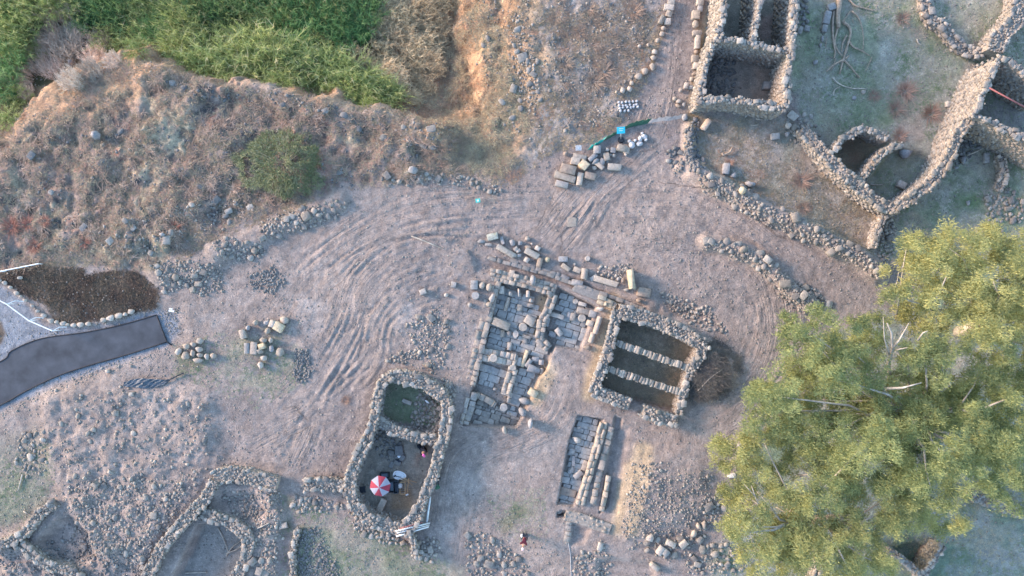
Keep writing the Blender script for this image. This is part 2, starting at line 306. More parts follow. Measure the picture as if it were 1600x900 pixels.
def m_ground():
    m, t, b = newmat('earth'); at = N(t, 'ShaderNodeAttribute'); at.attribute_name = 'Col'
    ge = N(t, 'ShaderNodeNewGeometry'); p = ge.outputs['Position']
    a = ramp(t, noise(t, p, 2.2, 6, .7).outputs[0], [(.3, (.8, .8, .8)), (.7, (1.2, 1.19, 1.17))])
    c = ramp(t, noise(t, p, 9, 4, .75).outputs[0], [(.32, (.72, .72, .74)), (.55, (1.02, 1.01, 1)), (.72, (1.3, 1.28, 1.25))])
    q = mul(t, at.outputs['Color'], a.outputs[0]); q = mul(t, q.outputs[0], c.outputs[0])
    v = N(t, 'ShaderNodeTexVoronoi'); v.inputs['Scale'].default_value = 3.4; t.links.new(p, v.inputs['Vector'])
    sp = ramp(t, v.outputs['Distance'], [(.10, (1.5, 1.45, 1.4)), (.17, (1, 1, 1))]); q = mul(t, q.outputs[0], sp.outputs[0])
    t.links.new(q.outputs[0], b.inputs['Base Color'])
    n1_ = bump(t, b, noise(t, p, 1.6, 8, .75).outputs[0], .30, .8); n2_ = bump(t, b, noise(t, p, 12, 3, .7).outputs[0], .05, 1.0, n1_)
    ta = N(t, 'ShaderNodeAttribute'); ta.attribute_name = 'Trk'; sx = N(t, 'ShaderNodeSeparateXYZ'); t.links.new(ta.outputs['Vector'], sx.inputs[0])
    def M(op, a_, b_):
        m_ = N(t, 'ShaderNodeMath'); m_.operation = op
        for i, v in enumerate((a_, b_)):
            if isinstance(v, (int, float)): m_.inputs[i].default_value = v
            else: t.links.new(v, m_.inputs[i])
        return m_.outputs[0]
    def streak(ka, kl, det):
        cb = N(t, 'ShaderNodeCombineXYZ'); t.links.new(M('MULTIPLY', sx.outputs[0], ka), cb.inputs[0]); t.links.new(M('MULTIPLY', sx.outputs[1], kl), cb.inputs[1]); return noise(t, cb.outputs[0], 1.0, det, .6).outputs[0]
    s1 = M('MULTIPLY', streak(4.5, .30, 3), sx.outputs[2]); n3_ = bump(t, b, s1, .25, 1.0, n2_)
    s2 = M('MULTIPLY', streak(3.0, 4.2, 1), sx.outputs[2]); n4_ = bump(t, b, s2, .06, .8, n3_)
    return m
def m_stone(name, cols, tone=1.0):
    m, t, b = newmat(name); oi = N(t, 'ShaderNodeObjectInfo'); at = N(t, 'ShaderNodeAttribute'); at.attribute_name = 'tint'
    ad = N(t, 'ShaderNodeMath'); ad.operation = 'ADD'; t.links.new(oi.outputs['Random'], ad.inputs[0]); t.links.new(at.outputs['Fac'], ad.inputs[1])
    fr = N(t, 'ShaderNodeMath'); fr.operation = 'FRACT'; t.links.new(ad.outputs[0], fr.inputs[0])
    st = [(i / (len(cols) - 1), tuple(v * tone for v in c)) for i, c in enumerate(cols)]
    r = ramp(t, fr.outputs[0], st); ge = N(t, 'ShaderNodeNewGeometry'); p = ge.outputs['Position']
    a = ramp(t, noise(t, p, 5, 5, .7).outputs[0], [(.3, (.66, .66, .68)), (.6, (1.08, 1.07, 1.05)), (.8, (1.3, 1.28, 1.2))])
    q = mul(t, r.outputs[0], a.outputs[0]); q = mul(t, q.outputs[0], oi.outputs['Color'])
    li = ramp(t, noise(t, p, 2.3, 5, .75).outputs[0], [(.60, (1, 1, 1)), (.68, (.88, .80, .62))]); q = mul(t, q.outputs[0], li.outputs[0])
    t.links.new(q.outputs[0], b.inputs['Base Color']); bump(t, b, noise(t, p, 7, 5, .7).outputs[0], .06, .8); return m
def m_flat(name, col, rough=.8, var=.25, sc=6, bd=.01, metal=0, trans=0):
    m, t, b = newmat(name); ge = N(t, 'ShaderNodeNewGeometry'); n = noise(t, ge.outputs['Position'], sc, 4, .6)
    r = ramp(t, n.outputs[0], [(.3, tuple(v * (1 - var) for v in col)), (.7, tuple(min(1, v * (1 + var)) for v in col))]); t.links.new(r.outputs[0], b.inputs['Base Color'])
    b.inputs['Roughness'].default_value = rough; b.inputs['Metallic'].default_value = metal
    if bd: bump(t, b, n.outputs[0], bd)
    return m
def m_leaf(name, cols, trans=.42):
    m, t, b = newmat(name); at = N(t, 'ShaderNodeAttribute'); at.attribute_name = 'tint'; oi = N(t, 'ShaderNodeObjectInfo')
    r = ramp(t, at.outputs['Fac'], [(i / (len(cols) - 1), c) for i, c in enumerate(cols)]); 
    v = ramp(t, oi.outputs['Random'], [(0, (.82, .88, .85)), (1, (1.15, 1.08, 1.0))]); q = mul(t, r.outputs[0], v.outputs[0]); q = mul(t, q.outputs[0], oi.outputs['Color'])
    b.inputs['Roughness'].default_value = .6; t.links.new(q.outputs[0], b.inputs['Base Color'])
    tr = N(t, 'ShaderNodeBsdfTranslucent'); t.links.new(q.outputs[0], tr.inputs[0]); mx = N(t, 'ShaderNodeMixShader'); mx.inputs[0].default_value = trans
    t.links.new(b.outputs[0], mx.inputs[1]); t.links.new(tr.outputs[0], mx.inputs[2]); t.links.new(mx.outputs[0], t.nodes['Material Output'].inputs[0]); return m
M_G = m_ground()
M_ST = m_stone('fieldstone', [(.15, .14, .135), (.28, .252, .225), (.195, .18, .17), (.40, .36, .32), (.24, .21, .18), (.32, .295, .27)])
M_DK = m_stone('basalt', [(.13, .13, .135), (.20, .195, .195), (.16, .155, .15), (.25, .24, .23)])
M_DR = m_stone('dressed_stone', [(.28, .26, .24), (.36, .32, .285), (.31, .285, .27), (.40, .36, .325)])
M_SL = m_stone('paving_stone', [(.29, .285, .28), (.38, .36, .34), (.32, .31, .30), (.42, .39, .36)])
M_CORE = m_flat('packed_rubble_earth', (.29, .245, .21), .95, .35, 5, .08)
M_ASPH = m_flat('asphalt', (.064, .070, .083), .95, .28, .9, .006)
M_EDGE = m_flat('black_edging', (.03, .03, .035))
M_BARK = m_flat('pale_bark', (.42, .36, .30), .8, .35, 3, .03)
M_DEAD = m_flat('dead_wood', (.34, .26, .20), .85, .35, 5, .02)
M_WHITE = m_flat('white_paint', (.75, .76, .78), .5, .05); M_STEEL = m_flat('galvanised_steel', (.52, .55, .58), .4, .08, 4, 0, .4)
M_CY = m_flat('cyan_plastic', (.03, .45, .62), .5, .08); M_TEAL = m_flat('teal_netting', (.04, .40, .34), .7, .2); M_DNET = m_flat('dark_green_netting', (.05, .12, .08), .9, .3)
M_DUST = m_flat('dusty_netting', (.28, .27, .26), .9, .2); M_RED = m_flat('red_cloth', (.26, .035, .06), .8, .1); M_WC = m_flat('white_cloth', (.27, .275, .34), .8, .05); M_PINK = m_flat('pink_cloth', (.75, .16, .45), .8, .1)
M_BLK = m_flat('black_plastic', (.025, .03, .04), .5, .2); M_WOOD = m_flat('plain_wood', (.40, .27, .16), .7, .2); M_BAG = m_flat('white_bag', (.42, .42, .43), .8, .15, 8)
M_SKIN = m_flat('skin', (.45, .25, .17), .6, .08); M_MAR = m_flat('maroon_cloth', (.09, .018, .03), .9, .2); M_NAVY = m_flat('dark_cloth', (.03, .035, .05), .9, .2); M_PALEP = m_flat('pale_pink_cloth', (.72, .50, .47), .8, .1)
M_RPIPE = m_flat('rust_red_steel', (.27, .10, .10), .6, .15); M_TARP = m_flat('blue_grey_sheeting', (.075, .095, .12), .5, .3, 3, .05); M_HAIR = m_flat('hair', (.02, .015, .012))
M_EUC = m_leaf('eucalyptus_leaf', [(.17, .21, .11), (.31, .32, .14), (.44, .43, .18), (.53, .51, .23)])
M_REED = m_leaf('reed_leaf', [(.12, .18, .07), (.20, .27, .10), (.30, .36, .14), (.44, .42, .26)])
M_REEDD = m_leaf('dark_reed_leaf', [(.05, .13, .065), (.085, .20, .09), (.13, .26, .10), (.22, .32, .14)])
M_TAN = m_leaf('dry_reed', [(.30, .22, .15), (.44, .34, .23), (.56, .46, .32), (.43, .36, .24)], .2)
M_PTW = m_leaf('grey_pink_twig', [(.32, .245, .20), (.45, .345, .285), (.56, .44, .37), (.38, .32, .27)], .15)
M_DTW = m_leaf('dark_twig', [(.07, .068, .07), (.11, .105, .10), (.16, .15, .14), (.09, .085, .09)], .1)
M_BRS = m_leaf('rust_brown_twig', [(.26, .185, .15), (.36, .26, .215), (.31, .23, .19), (.43, .33, .28)], .15)
M_TUFT = m_leaf('dry_grass', [(.29, .22, .175), (.46, .37, .26), (.22, .185, .16), (.25, .225, .16), (.34, .22, .17)], .15)
M_GRN = m_leaf('field_grass', [(.17, .23, .13), (.26, .29, .19), (.34, .34, .26), (.42, .38, .31)], .2)
M_BUSH = m_leaf('bush_leaf', [(.12, .15, .08), (.19, .21, .11), (.27, .275, .15), (.36, .33, .24)], .25)
M_SOILP = m_leaf('dark_plant', [(.055, .04, .034), (.09, .065, .052), (.075, .065, .05), (.13, .10, .08)], .1)

# ------------------------------------------------------------------ object helpers
def props(o, label=None, cat=None, group=None, kind=None):
    if label: o['label'] = label
    if cat: o['category'] = cat
    if group: o['group'] = group
    if kind: o['kind'] = kind
    return o
def mesh_np(name, V, F, mat, tint=None, smooth=False):
    me = bpy.data.meshes.new(name); V = np.asarray(V, np.float32); F = np.asarray(F, np.int32); n, k = F.shape
    me.vertices.add(len(V)); me.vertices.foreach_set('co', V.ravel()); me.loops.add(n * k); me.loops.foreach_set('vertex_index', F.ravel())
    me.polygons.add(n); me.polygons.foreach_set('loop_start', np.arange(0, n * k, k, dtype=np.int32)); me.polygons.foreach_set('loop_total', np.full(n, k, np.int32))
    if tint is not None:
        a = me.attributes.new('tint', 'FLOAT', 'POINT'); a.data.foreach_set('value', np.asarray(tint, np.float32))
    me.update(calc_edges=True)
    if smooth: me.polygons.foreach_set('use_smooth', np.ones(n, bool))
    me.materials.append(mat); return me
ORG = {}
def org(p): return ORG.get(p.as_pointer(), p.location) if p else Vector()
def link(name, me, parent=None, loc=(0, 0, 0)):
    o = bpy.data.objects.new(name, me); C.objects.link(o)
    if parent: o.parent = parent; o.location = Vector(loc) - org(parent); ORG[o.as_pointer()] = Vector(loc)
    else: o.location = loc
    return o
def root(name, loc, label, cat, group=None):
    o = bpy.data.objects.new(name, None); o.empty_display_size = .2; C.objects.link(o); o.location = loc; return props(o, label, cat, group)
def bm_arr(bm):
    bmesh.ops.triangulate(bm, faces=bm.faces[:]); bm.verts.index_update(); V = np.array([v.co[:] for v in bm.verts]); F = np.array([[v.index for v in f.verts] for f in bm.faces]); bm.free(); return V, F
rs = random.Random(3)
def t_stone(flat=1.0, n=13, boxy=.55):
    bm = bmesh.new()
    for i in range(n):
        ph = math.acos(1 - 2 * (i + .5) / n); th = i * 2.39996 + rs.uniform(-.35, .35); v = Vector((math.sin(ph) * math.cos(th), math.sin(ph) * math.sin(th), math.cos(ph)))
        mx = max(abs(c) for c in v); v = v * ((1 - boxy) + boxy / mx) * rs.uniform(.82, 1.08); bm.verts.new(v)
    r = bmesh.ops.convex_hull(bm, input=bm.verts[:]); bmesh.ops.delete(bm, geom=[g for g in r['geom_interior'] if isinstance(g, bmesh.types.BMVert)], context='VERTS'); return bm_arr(bm)
def t_block(j=.07, bev=.10):
    bm = bmesh.new(); bmesh.ops.create_cube(bm, size=2); bmesh.ops.bevel(bm, geom=bm.edges[:], offset=bev, segments=1, affect='EDGES')
    for v in bm.verts: v.co += Vector((rs.uniform(-j, j), rs.uniform(-j, j), rs.uniform(-j, j) * .6))
    return bm_arr(bm)
def t_cyl(ax='z', n=16, taper=1.0, j=.02):
    bm = bmesh.new(); bmesh.ops.create_cone(bm, cap_ends=True, segments=n, radius1=1, radius2=taper, depth=2)
    bmesh.ops.bevel(bm, geom=[e for e in bm.edges if abs(e.verts[0].co.z - e.verts[1].co.z) < .1], offset=.08, segments=1, affect='EDGES')
    for v in bm.verts: v.co += Vector((rs.uniform(-j, j), rs.uniform(-j, j), rs.uniform(-j, j)))
    if ax == 'x': bmesh.ops.rotate(bm, verts=bm.verts[:], matrix=Matrix.Rotation(R(90), 3, 'Y'))
    return bm_arr(bm)
TS = {'s': [t_stone() for _ in range(12)], 'r': [t_stone(boxy=.05, n=20) for _ in range(5)], 'b': [t_block() for _ in range(7)], 'f': [t_block(.12, .16) for _ in range(6)],
      'd': [t_cyl('z') for _ in range(3)], 'c': [t_cyl('x') for _ in range(2)], 't': [t_cyl('x', 14, .6)], 'g': [t_stone(n=7, boxy=.2) for _ in range(6)]}
_mc = {}
def tmesh(kind, i, mat):
    k = (kind, i % len(TS[kind]), mat.name)
    if k not in _mc:
        V, F = TS[kind][k[1]]; _mc[k] = mesh_np(kind + '_' + mat.name, V, F, mat, smooth=kind in 'dct')
        if kind in 'dct':
            _mc[k].polygons.foreach_set('use_smooth', np.array([len(p.vertices) == 3 and abs(p.normal.z if kind == 'd' else p.normal.x) < .5 for p in _mc[k].polygons]))
    return _mc[k]
def stone(name, kind, x, y, z, dims, rz=0, mat=None, parent=None, tilt=(0, 0), color=None):
    o = bpy.data.objects.new(name, tmesh(kind, rs.randrange(99), mat or M_ST)); C.objects.link(o)
    o.location = Vector((x, y, z)) - org(parent); o.parent = parent
    o.scale = (dims[0] / 2, dims[1] / 2, dims[2] / 2); o.rotation_euler = (tilt[0], tilt[1], rz)
    if color: o.color = (*color, 1)
    return o
def joined(name, items, mat, kind='s', parent=None, loc=(0, 0, 0)):
    """items: (x,y,z,sx,sy,sz,rz,rx) -> one mesh"""
    if not len(items): return None
    Vs, Fs, Ts = [], [], []; off = 0; L = np.array(loc)
    for it in items:
        x, y, z, a, b, c, rz, rx = it; V, F = TS[kind][rs.randrange(len(TS[kind]))]
        v = V * (a / 2, b / 2, c / 2); cx, sx_ = math.cos(rx), math.sin(rx); v = np.stack([v[:, 0], v[:, 1] * cx - v[:, 2] * sx_, v[:, 1] * sx_ + v[:, 2] * cx], 1)
        cz, sz = math.cos(rz), math.sin(rz); v = np.stack([v[:, 0] * cz - v[:, 1] * sz, v[:, 0] * sz + v[:, 1] * cz, v[:, 2]], 1) + (x, y, z) - L
        Vs.append(v); Fs.append(F + off); off += len(v); Ts.append(np.full(len(v), rs.random()))
    o = link(name, mesh_np(name, np.concatenate(Vs), np.concatenate(Fs), mat, np.concatenate(Ts)), parent, loc); o['kind'] = 'stuff'; return o
def tube_arr(pts, rad, n=7):
    pts = [Vector(p) for p in pts]; V, F = [], []; up = Vector((.1, .2, 1))
    for i, p in enumerate(pts):
        t = (pts[min(i + 1, len(pts) - 1)] - pts[max(i - 1, 0)]).normalized(); a = t.cross(up if abs(t.dot(up.normalized())) < .95 else Vector((1, 0, 0))).normalized(); b = t.cross(a)
        r = rad[i] if hasattr(rad, '__len__') else rad
        for k in range(n): q = 2 * math.pi * k / n; V.append(p + a * (r * math.cos(q)) + b * (r * math.sin(q)))
    for i in range(len(pts) - 1):
        for k in range(n): F.append((i * n + k, i * n + (k + 1) % n, (i + 1) * n + (k + 1) % n, (i + 1) * n + k))
    for s_, base in ((0, 0), (1, (len(pts) - 1) * n)):
        V.append(pts[-1 if s_ else 0]); c = len(V) - 1
        for k in range(n): F.append((base + k, base + (k + 1) % n, c, c) if s_ else (base + (k + 1) % n, base + k, c, c))
    return V, F
def tube(name, pts, rad, mat, parent=None, n=7, smooth=True):
    V, F = tube_arr(pts, rad, n); L = Vector(pts[0]); me = bpy.data.meshes.new(name); me.from_pydata([Vector(v) - L for v in V], [], [f if f[2] != f[3] else f[:3] for f in F]); me.update()
    me.polygons.foreach_set('use_smooth', np.full(len(me.polygons), smooth)); me.materials.append(mat); return link(name, me, parent, L)
def boxm(name, x, y, z, dims, mat, parent=None, rz=0, tilt=(0, 0), bev=.08):
    bm = bmesh.new(); bmesh.ops.create_cube(bm, size=1); bmesh.ops.scale(bm, vec=dims, verts=bm.verts[:])
    bmesh.ops.bevel(bm, geom=bm.edges[:], offset=min(dims) * bev, segments=1, affect='EDGES'); me = bpy.data.meshes.new(name); bm.to_mesh(me); bm.free(); me.materials.append(mat)
    o = link(name, me, parent, (x, y, z)); o.rotation_euler = (tilt[0], tilt[1], rz); return o

# ------------------------------------------------------------------ the ground sheet
ny, nx = Z.shape; V = np.stack([GX.ravel(), GY.ravel(), Z.ravel()], 1)
ii = (np.arange(ny - 1)[:, None] * nx + np.arange(nx - 1)[None]).ravel(); F = np.stack([ii, ii + 1, ii + nx + 1, ii + nx], 1)
me = mesh_np('ground', V, F, M_G, smooth=True); tk = me.attributes.new('Trk', 'FLOAT_VECTOR', 'POINT'); tk.data.foreach_set('vector', TRK.reshape(-1).astype(np.float32)); ca = me.color_attributes.new('Col', 'FLOAT_COLOR', 'POINT')
ca.data.foreach_set('color', np.concatenate([COL.reshape(-1, 3), np.ones((ny * nx, 1))], 1).astype(np.float32).ravel()); props(link('ground', me), kind='structure')

# asphalt path
up_ = spline([(-420, 720), (-120, 610), (0, 566), (20, 548), (66, 529), (130, 520), (190, 508), (246, 492)], 5); lo_ = spline([(-420, 850), (-120, 690), (0, 634), (40, 612), (90, 588), (140, 571), (200, 554), (262, 534)], 5)
def sheet(name, A, B, mat, lift, parent=None, across=8):
    V, F = [], []; n = len(A)
    for a, b in zip(A, B):
        for k in range(across + 1):
            p = a + (b - a) * k / across; x, y = W(*p); V.append((x, y, float(hz(x, y)) + lift))
    m_ = across + 1
    for i in range(n - 1):
        for k in range(across): F.append((i * m_ + k, (i + 1) * m_ + k, (i + 1) * m_ + k + 1, i * m_ + k + 1))
    top = len(V); rim = [i * m_ for i in range(n)] + [(n - 1) * m_ + k for k in range(1, m_)] + [i * m_ + across for i in range(n - 2, -1, -1)] + [k for k in range(across - 1, 0, -1)]
    for r in rim: V.append((V[r][0], V[r][1], V[r][2] - lift - .1))
    for q in range(len(rim)): F.append((rim[q], rim[(q + 1) % len(rim)], top + (q + 1) % len(rim), top + q))
    bm = bmesh.new(); vs = [bm.verts.new(v) for v in V]; [bm.faces.new([vs[i] for i in f]) for f in F]; bmesh.ops.recalc_face_normals(bm, faces=bm.faces[:]); me = bpy.data.meshes.new(name); bm.to_mesh(me); bm.free(); me.materials.append(mat); return link(name, me, parent)
ap = props(sheet('asphalt_path', up_, lo_, M_ASPH, .09), kind='structure')
for nm, cv in (('edging', lo_), ('edging', up_), ('edging', np.array([up_[-1], (up_[-1] + lo_[-1]) / 2, lo_[-1], lo_[-1] + (8, 5)]))):
    pts = []
    for p in cv: x, y = W(*p); pts.append((x, y, float(hz(x, y)) + .085))
    tube(nm, pts, .05, M_EDGE, ap, 5)

# ------------------------------------------------------------------ rubble walls
def resample(P, step):
    P = np.array(P, float); s = np.concatenate([[0], np.cumsum(np.hypot(*(P[1:, :2] - P[:-1, :2]).T))]); L = s[-1]; n = max(2, int(round(L / step)) + 1); q = np.linspace(0, L, n)
    return np.stack([np.interp(q, s, P[:, k]) for k in range(P.shape[1])], 1), L
NWALL = 0
def wall(name, label, cat, pts, wd, zt, size=.42, group=None, zbase=None, mat=None, jag=.12, smooth=True, parent=None, pmax=290, faces=True, colr=None, kindp='s', drop=0.0):
    """coursed rubble wall along a line; coping stones are parts, the core and the face courses are joined"""
    global NWALL; NWALL += 1; size *= .74; wd *= .9; mat = mat or M_ST
    zts = zt if hasattr(zt, '__len__') else [zt] * len(pts)
    sp = spline([(a, b, z) for (a, b), z in zip(pts, zts)], 6) if smooth and len(pts) > 2 else np.array([(a, b, z) for (a, b), z in zip(pts, zts)], float)
    P = np.array([(*W(a, b, z), z) for a, b, z in sp])
    if parent is None: parent = root(name, (P[0, 0], P[0, 1], float(hz(P[0, 0], P[0, 1]))), label, cat, group)
    Q, L = resample(P, .25); T = np.gradient(Q[:, :2], axis=0); T /= np.hypot(*T.T)[:, None] + 1e-9; Nn = np.stack([-T[:, 1], T[:, 0]], 1)
    zj = Q[:, 2] + jag * 2.6 * (vn(Q[:, 0], Q[:, 1], .9, NWALL) - .5)
    V, F = [], []
    for i in range(len(Q)):
        for sgn in (1, -1):
            x, y = Q[i, :2] + Nn[i] * sgn * (wd / 2 - .09); zb = min(float(hz(x, y)), float(hz(*(Q[i, :2] + Nn[i] * sgn * (wd / 2 + .25))))) - .3 if zbase is None else zbase
            V += [(x, y, zb), (x, y, zj[i] - .07)]
        if i:
            a = (i - 1) * 4; b = i * 4; F += [(a, b, b + 1, a + 1), (a + 1, b + 1, b + 3, a + 3), (a + 3, b + 3, b + 2, a + 2)]
    e = (len(Q) - 1) * 4; F += [(0, 1, 3, 2), (e + 2, e + 3, e + 1, e)]
    nm_ = 'core' if name else 'wall'; me = bpy.data.meshes.new(nm_); me.from_pydata([Vector(v) - parent.location for v in V], [], F); me.update(); me.materials.append(M_CORE); co_ = link(nm_, me, parent, parent.location)
    if not name: parent = co_
    rows = max(1, int(round(wd / (size * .8)))); st = size * .92; nseg = max(1, int(L / st)); cnt = 0; fill = []
    for i in range(nseg + 1):
        for r in range(rows):
            s = (i + rs.uniform(-.2, .2) + (.5 if r % 2 else 0)) * st; f = min(max(s / L, 0), 1) * (len(Q) - 1); k = min(int(f), len(Q) - 2); fr = f - k
            c = Q[k, :2] * (1 - fr) + Q[k + 1, :2] * fr; z = zj[k] * (1 - fr) + zj[k + 1] * fr; nn = Nn[k]; ofs = 0 if rows == 1 else (-wd / 2 + size * .42 + (wd - size * .84) * r / (rows - 1)) + rs.uniform(-.11, .11)
            x, y = c + nn * ofs; edge = r in (0, rows - 1); sz = size * (rs.choice((.7, .85, .95, 1.05, 1.2, 1.45)) if edge else rs.uniform(.45, 1.05)); rz = math.atan2(T[k, 1], T[k, 0]) + rs.uniform(-.5, .5)
            a_, b_, c_ = sz * rs.uniform(.9, 1.25), sz * rs.uniform(.75, 1.0), sz * rs.uniform(.5, .8)
            if rows == 1: b_ = max(b_, wd * .95)
            if edge and cnt < pmax and sz > size * .75:
                stone('stone', kindp if kindp != 's' else rs.choice('ssfbs'), x, y, z - .04, (a_, b_, c_), rz, mat, parent, (rs.uniform(-.2, .2), rs.uniform(-.2, .2)), colr); cnt += 1
            else: fill.append((x, y, z - .04, a_, b_, c_, rz, rs.uniform(-.3, .3)))
            if not edge or rs.random() < .35: fill.append((x + rs.uniform(-.2, .2), y + rs.uniform(-.2, .2), z + rs.uniform(0, .05), sz * .5, sz * .45, sz * .4, rs.random() * 3, 0))
    if fill: joined('rubble_fill', fill, mat, 's', parent, org(parent))
    if faces:
        fs = []; cs = .30
        for sgn in (1, -1):
            for i in range(int(L / .40)):
                f = min((i + .5) * .40 / L, 1) * (len(Q) - 1); k = min(int(f), len(Q) - 2); x, y = Q[k, :2] + Nn[k] * sgn * (wd / 2 - .10); gx = Q[k, :2] + Nn[k] * sgn * (wd / 2 + .15); zb = float(hz(*gx))
                z = zj[k] - .26; q = 0
                while z > zb - .1 and q < 22:
                    j = rs.uniform(-.12, .12) + (.2 if q % 2 else 0); fs.append((x + T[k, 0] * j, y + T[k, 1] * j, z, rs.uniform(.34, .50), rs.uniform(.24, .40), rs.uniform(.22, .34), math.atan2(T[k, 1], T[k, 0]) + rs.uniform(-.15, .15), 0)); z -= cs * rs.uniform(.8, 1.1); q += 1
        if fs: joined('face_courses', fs, mat, 'g', parent, org(parent))
    return parent
RW = 'rubble_wall'
# --- tall roofless house at the top, right of the dirt road
hr = root('ruined_house', (*W(1165, 170), 0), 'tall roofless black stone house beside the dirt road at the top edge, three rooms', 'house ruin')
def part_wall(parent, pts, wd, zt, **k): wall(None, None, None, pts, wd, zt, parent=parent, **k)
part_wall(hr, [(1134, -60), (1131, 15), (1123, 58)], .55, 3.8, pmax=40)
part_wall(hr, [(1188, -60), (1186, 15), (1181, 38), (1178, 62)], .5, 3.8, pmax=40)
part_wall(hr, [(1246, -60), (1240, 30), (1238, 75), (1233, 112), (1229, 166)], .55, [3.8, 3.8, 3.8, 3.6, 3.2], pmax=80)
part_wall(hr, [(1116, 60), (1150, 63), (1180, 68), (1236, 80)], .5, 3.7, pmax=50)
part_wall(hr, [(1118, 64), (1109, 84), (1103, 105), (1098, 130), (1093, 160)], .55, [3.5, 2.8, 2.4, 2.4, 2.6], pmax=40)
part_wall(hr, [(1093, 158), (1130, 155), (1160, 157), (1190, 163), (1228, 170)], .6, 3.0, pmax=50)
# --- tall house at the right edge
h2 = root('ruined_house', (*W(1540, 190), 0), 'tall roofless stone house cut by the right edge with a red pole across its room', 'house ruin')
part_wall(h2, [(1522, 182), (1532, 158), (1545, 130), (1560, 94)], .5, 4.0, pmax=60)
part_wall(h2, [(1563, 90), (1580, 99), (1605, 116), (1660, 150)], .5, 3.9, pmax=60)
part_wall(h2, [(1526, 180), (1552, 192), (1580, 205), (1610, 222), (1660, 250)], .55, 3.8, pmax=60)
wall(RW, 'broad stone wall climbing from the pens to the right-hand tall house', 'wall', [(1398, 325), (1432, 304), (1466, 274), (1488, 238), (1500, 208), (1518, 186)], .95, [1.9, 2.0, 2.1, 2.4, 2.8, 3.2], .42, colr=(1.05, 1, .93))
wall(RW, 'thick pale wall closing the lower left side of the two stone pens', 'wall', [(1256, 200), (1280, 230), (1310, 262), (1340, 290), (1372, 316), (1398, 327)], 1.1, [1.2, 1.6, 1.8, 1.8, 1.8, 1.8], .42, colr=(1.03, 1, .95))
wall(RW, 'thin curved wall arching over the left stone pen', 'wall', [(1304, 232), (1320, 216), (1345, 202), (1366, 206), (1388, 218)], .55, 1.6, .42)
wall(RW, 'short diagonal wall dividing the two stone pens', 'wall', [(1342, 288), (1356, 270), (1372, 249), (1388, 234), (1406, 227)], .6, 1.7, .42, colr=(1.05, 1, .92))
wall(RW, 'short narrow wall linking the pens to the rubble bank below them', 'wall', [(1394, 330), (1378, 346), (1371, 366), (1366, 388)], .55, 1.3, .4)
wall(RW, 'curving stone bank in the top right corner above the tall house', 'wall', [(1604, -20), (1598, 15), (1580, 40), (1562, 62), (1556, 80)], 1.5, 1.5, .42)
# --- beam house
bh = root('sunken_house', (*W(935, 600), 0), 'sunken rectangular stone house with two rows of stone beams across its pit', 'house ruin')
part_wall(bh, [(966, 484), (956, 528), (943, 572), (928, 612)], .85, .9, zbase=-2.6, pmax=60)
part_wall(bh, [(968, 486), (1010, 497), (1060, 516), (1102, 540)], 1.25, .9, zbase=-2.6, pmax=80, size=.4)
part_wall(bh, [(1102, 540), (1090, 566), (1080, 575)], .9, .8, zbase=-2.6, pmax=20)
part_wall(bh, [(1080, 578), (1072, 604), (1066, 622), (1060, 648)], .6, .6, zbase=-2.6, pmax=30)
part_wall(bh, [(930, 612), (955, 622), (984, 633)], 1.1, .8, zbase=-2.6, pmax=30)
part_wall(bh, [(1006, 643), (1030, 652), (1056, 658)], 1.1, .8, zbase=-2.6, pmax=30)
for (a, b) in (((963, 536), (1090, 580)), ((948, 576), (1074, 617))):
    P0 = np.array(a, float); P1 = np.array(b, float); n = 27
    V0 = W(*P0, .55); V1 = W(*P1, .55); L = math.hypot(V1[0] - V0[0], V1[1] - V0[1]); ang = math.atan2(V1[1] - V0[1], V1[0] - V0[0])
    boxm('beam_core', (V0[0] + V1[0]) / 2, (V0[1] + V1[1]) / 2, .15, (L + .3, .42, .5), M_CORE, bh, ang)
    for k in range(n):
        f = (k + .5) / n; x = V0[0] + (V1[0] - V0[0]) * f; y = V0[1] + (V1[1] - V0[1]) * f
        stone('beam_stone', 'b' if k % 3 else 'f', x + rs.uniform(-.03, .03), y + rs.uniform(-.04, .04), .42 + rs.uniform(-.04, .06), (L / n * rs.uniform(.9, 1.12), .52 * rs.uniform(.85, 1.15), .34), ang + rs.uniform(-.1, .1), M_ST, bh, (rs.uniform(-.08, .08), 0), (1.05, 1.03, 1.0))
# --- house with the parasol
uh = root('ruined_house', (*W(620, 700), 0), 'roofless two-room stone house where a red and white parasol stands', 'house ruin')
part_wall(uh, [(612, 587), (598, 596), (590, 615), (587, 640), (583, 662), (571, 690)], .85, 1.3, zbase=-1, pmax=50)
part_wall(uh, [(571, 690), (558, 718), (548, 745), (547, 772), (560, 798), (588, 818)], 1.05, [1.3, 1.3, 1.2, 1.1, 1.0, .9], zbase=-1.2, pmax=60)
part_wall(uh, [(588, 816), (612, 826), (632, 828), (646, 815), (656, 795)], 1.25, .9, zbase=-1.2, pmax=50)
part_wall(uh, [(656, 795), (666, 770), (678, 738), (686, 706), (692, 690)], .9, 1.2, zbase=-1.2, pmax=50)
part_wall(uh, [(692, 690), (697, 660), (698, 635), (690, 618)], .95, 1.2, zbase=-1, pmax=30)
part_wall(uh, [(690, 618), (668, 602), (645, 592), (612, 588)], 1.2, 1.1, zbase=-1, pmax=40)
part_wall(uh, [(588, 655), (606, 668), (630, 678), (652, 684), (684, 688)], .85, .9, zbase=-1.2, pmax=50)
wall(RW, 'low rubble wall running left from the parasol house', 'wall', [(474, 760), (505, 757), (542, 762)], 1.15, .8, .4)
wall(RW, 'short wall stub below the bundle of steel poles', 'wall', [(640, 832), (645, 850), (648, 872)], .55, .9, .4)
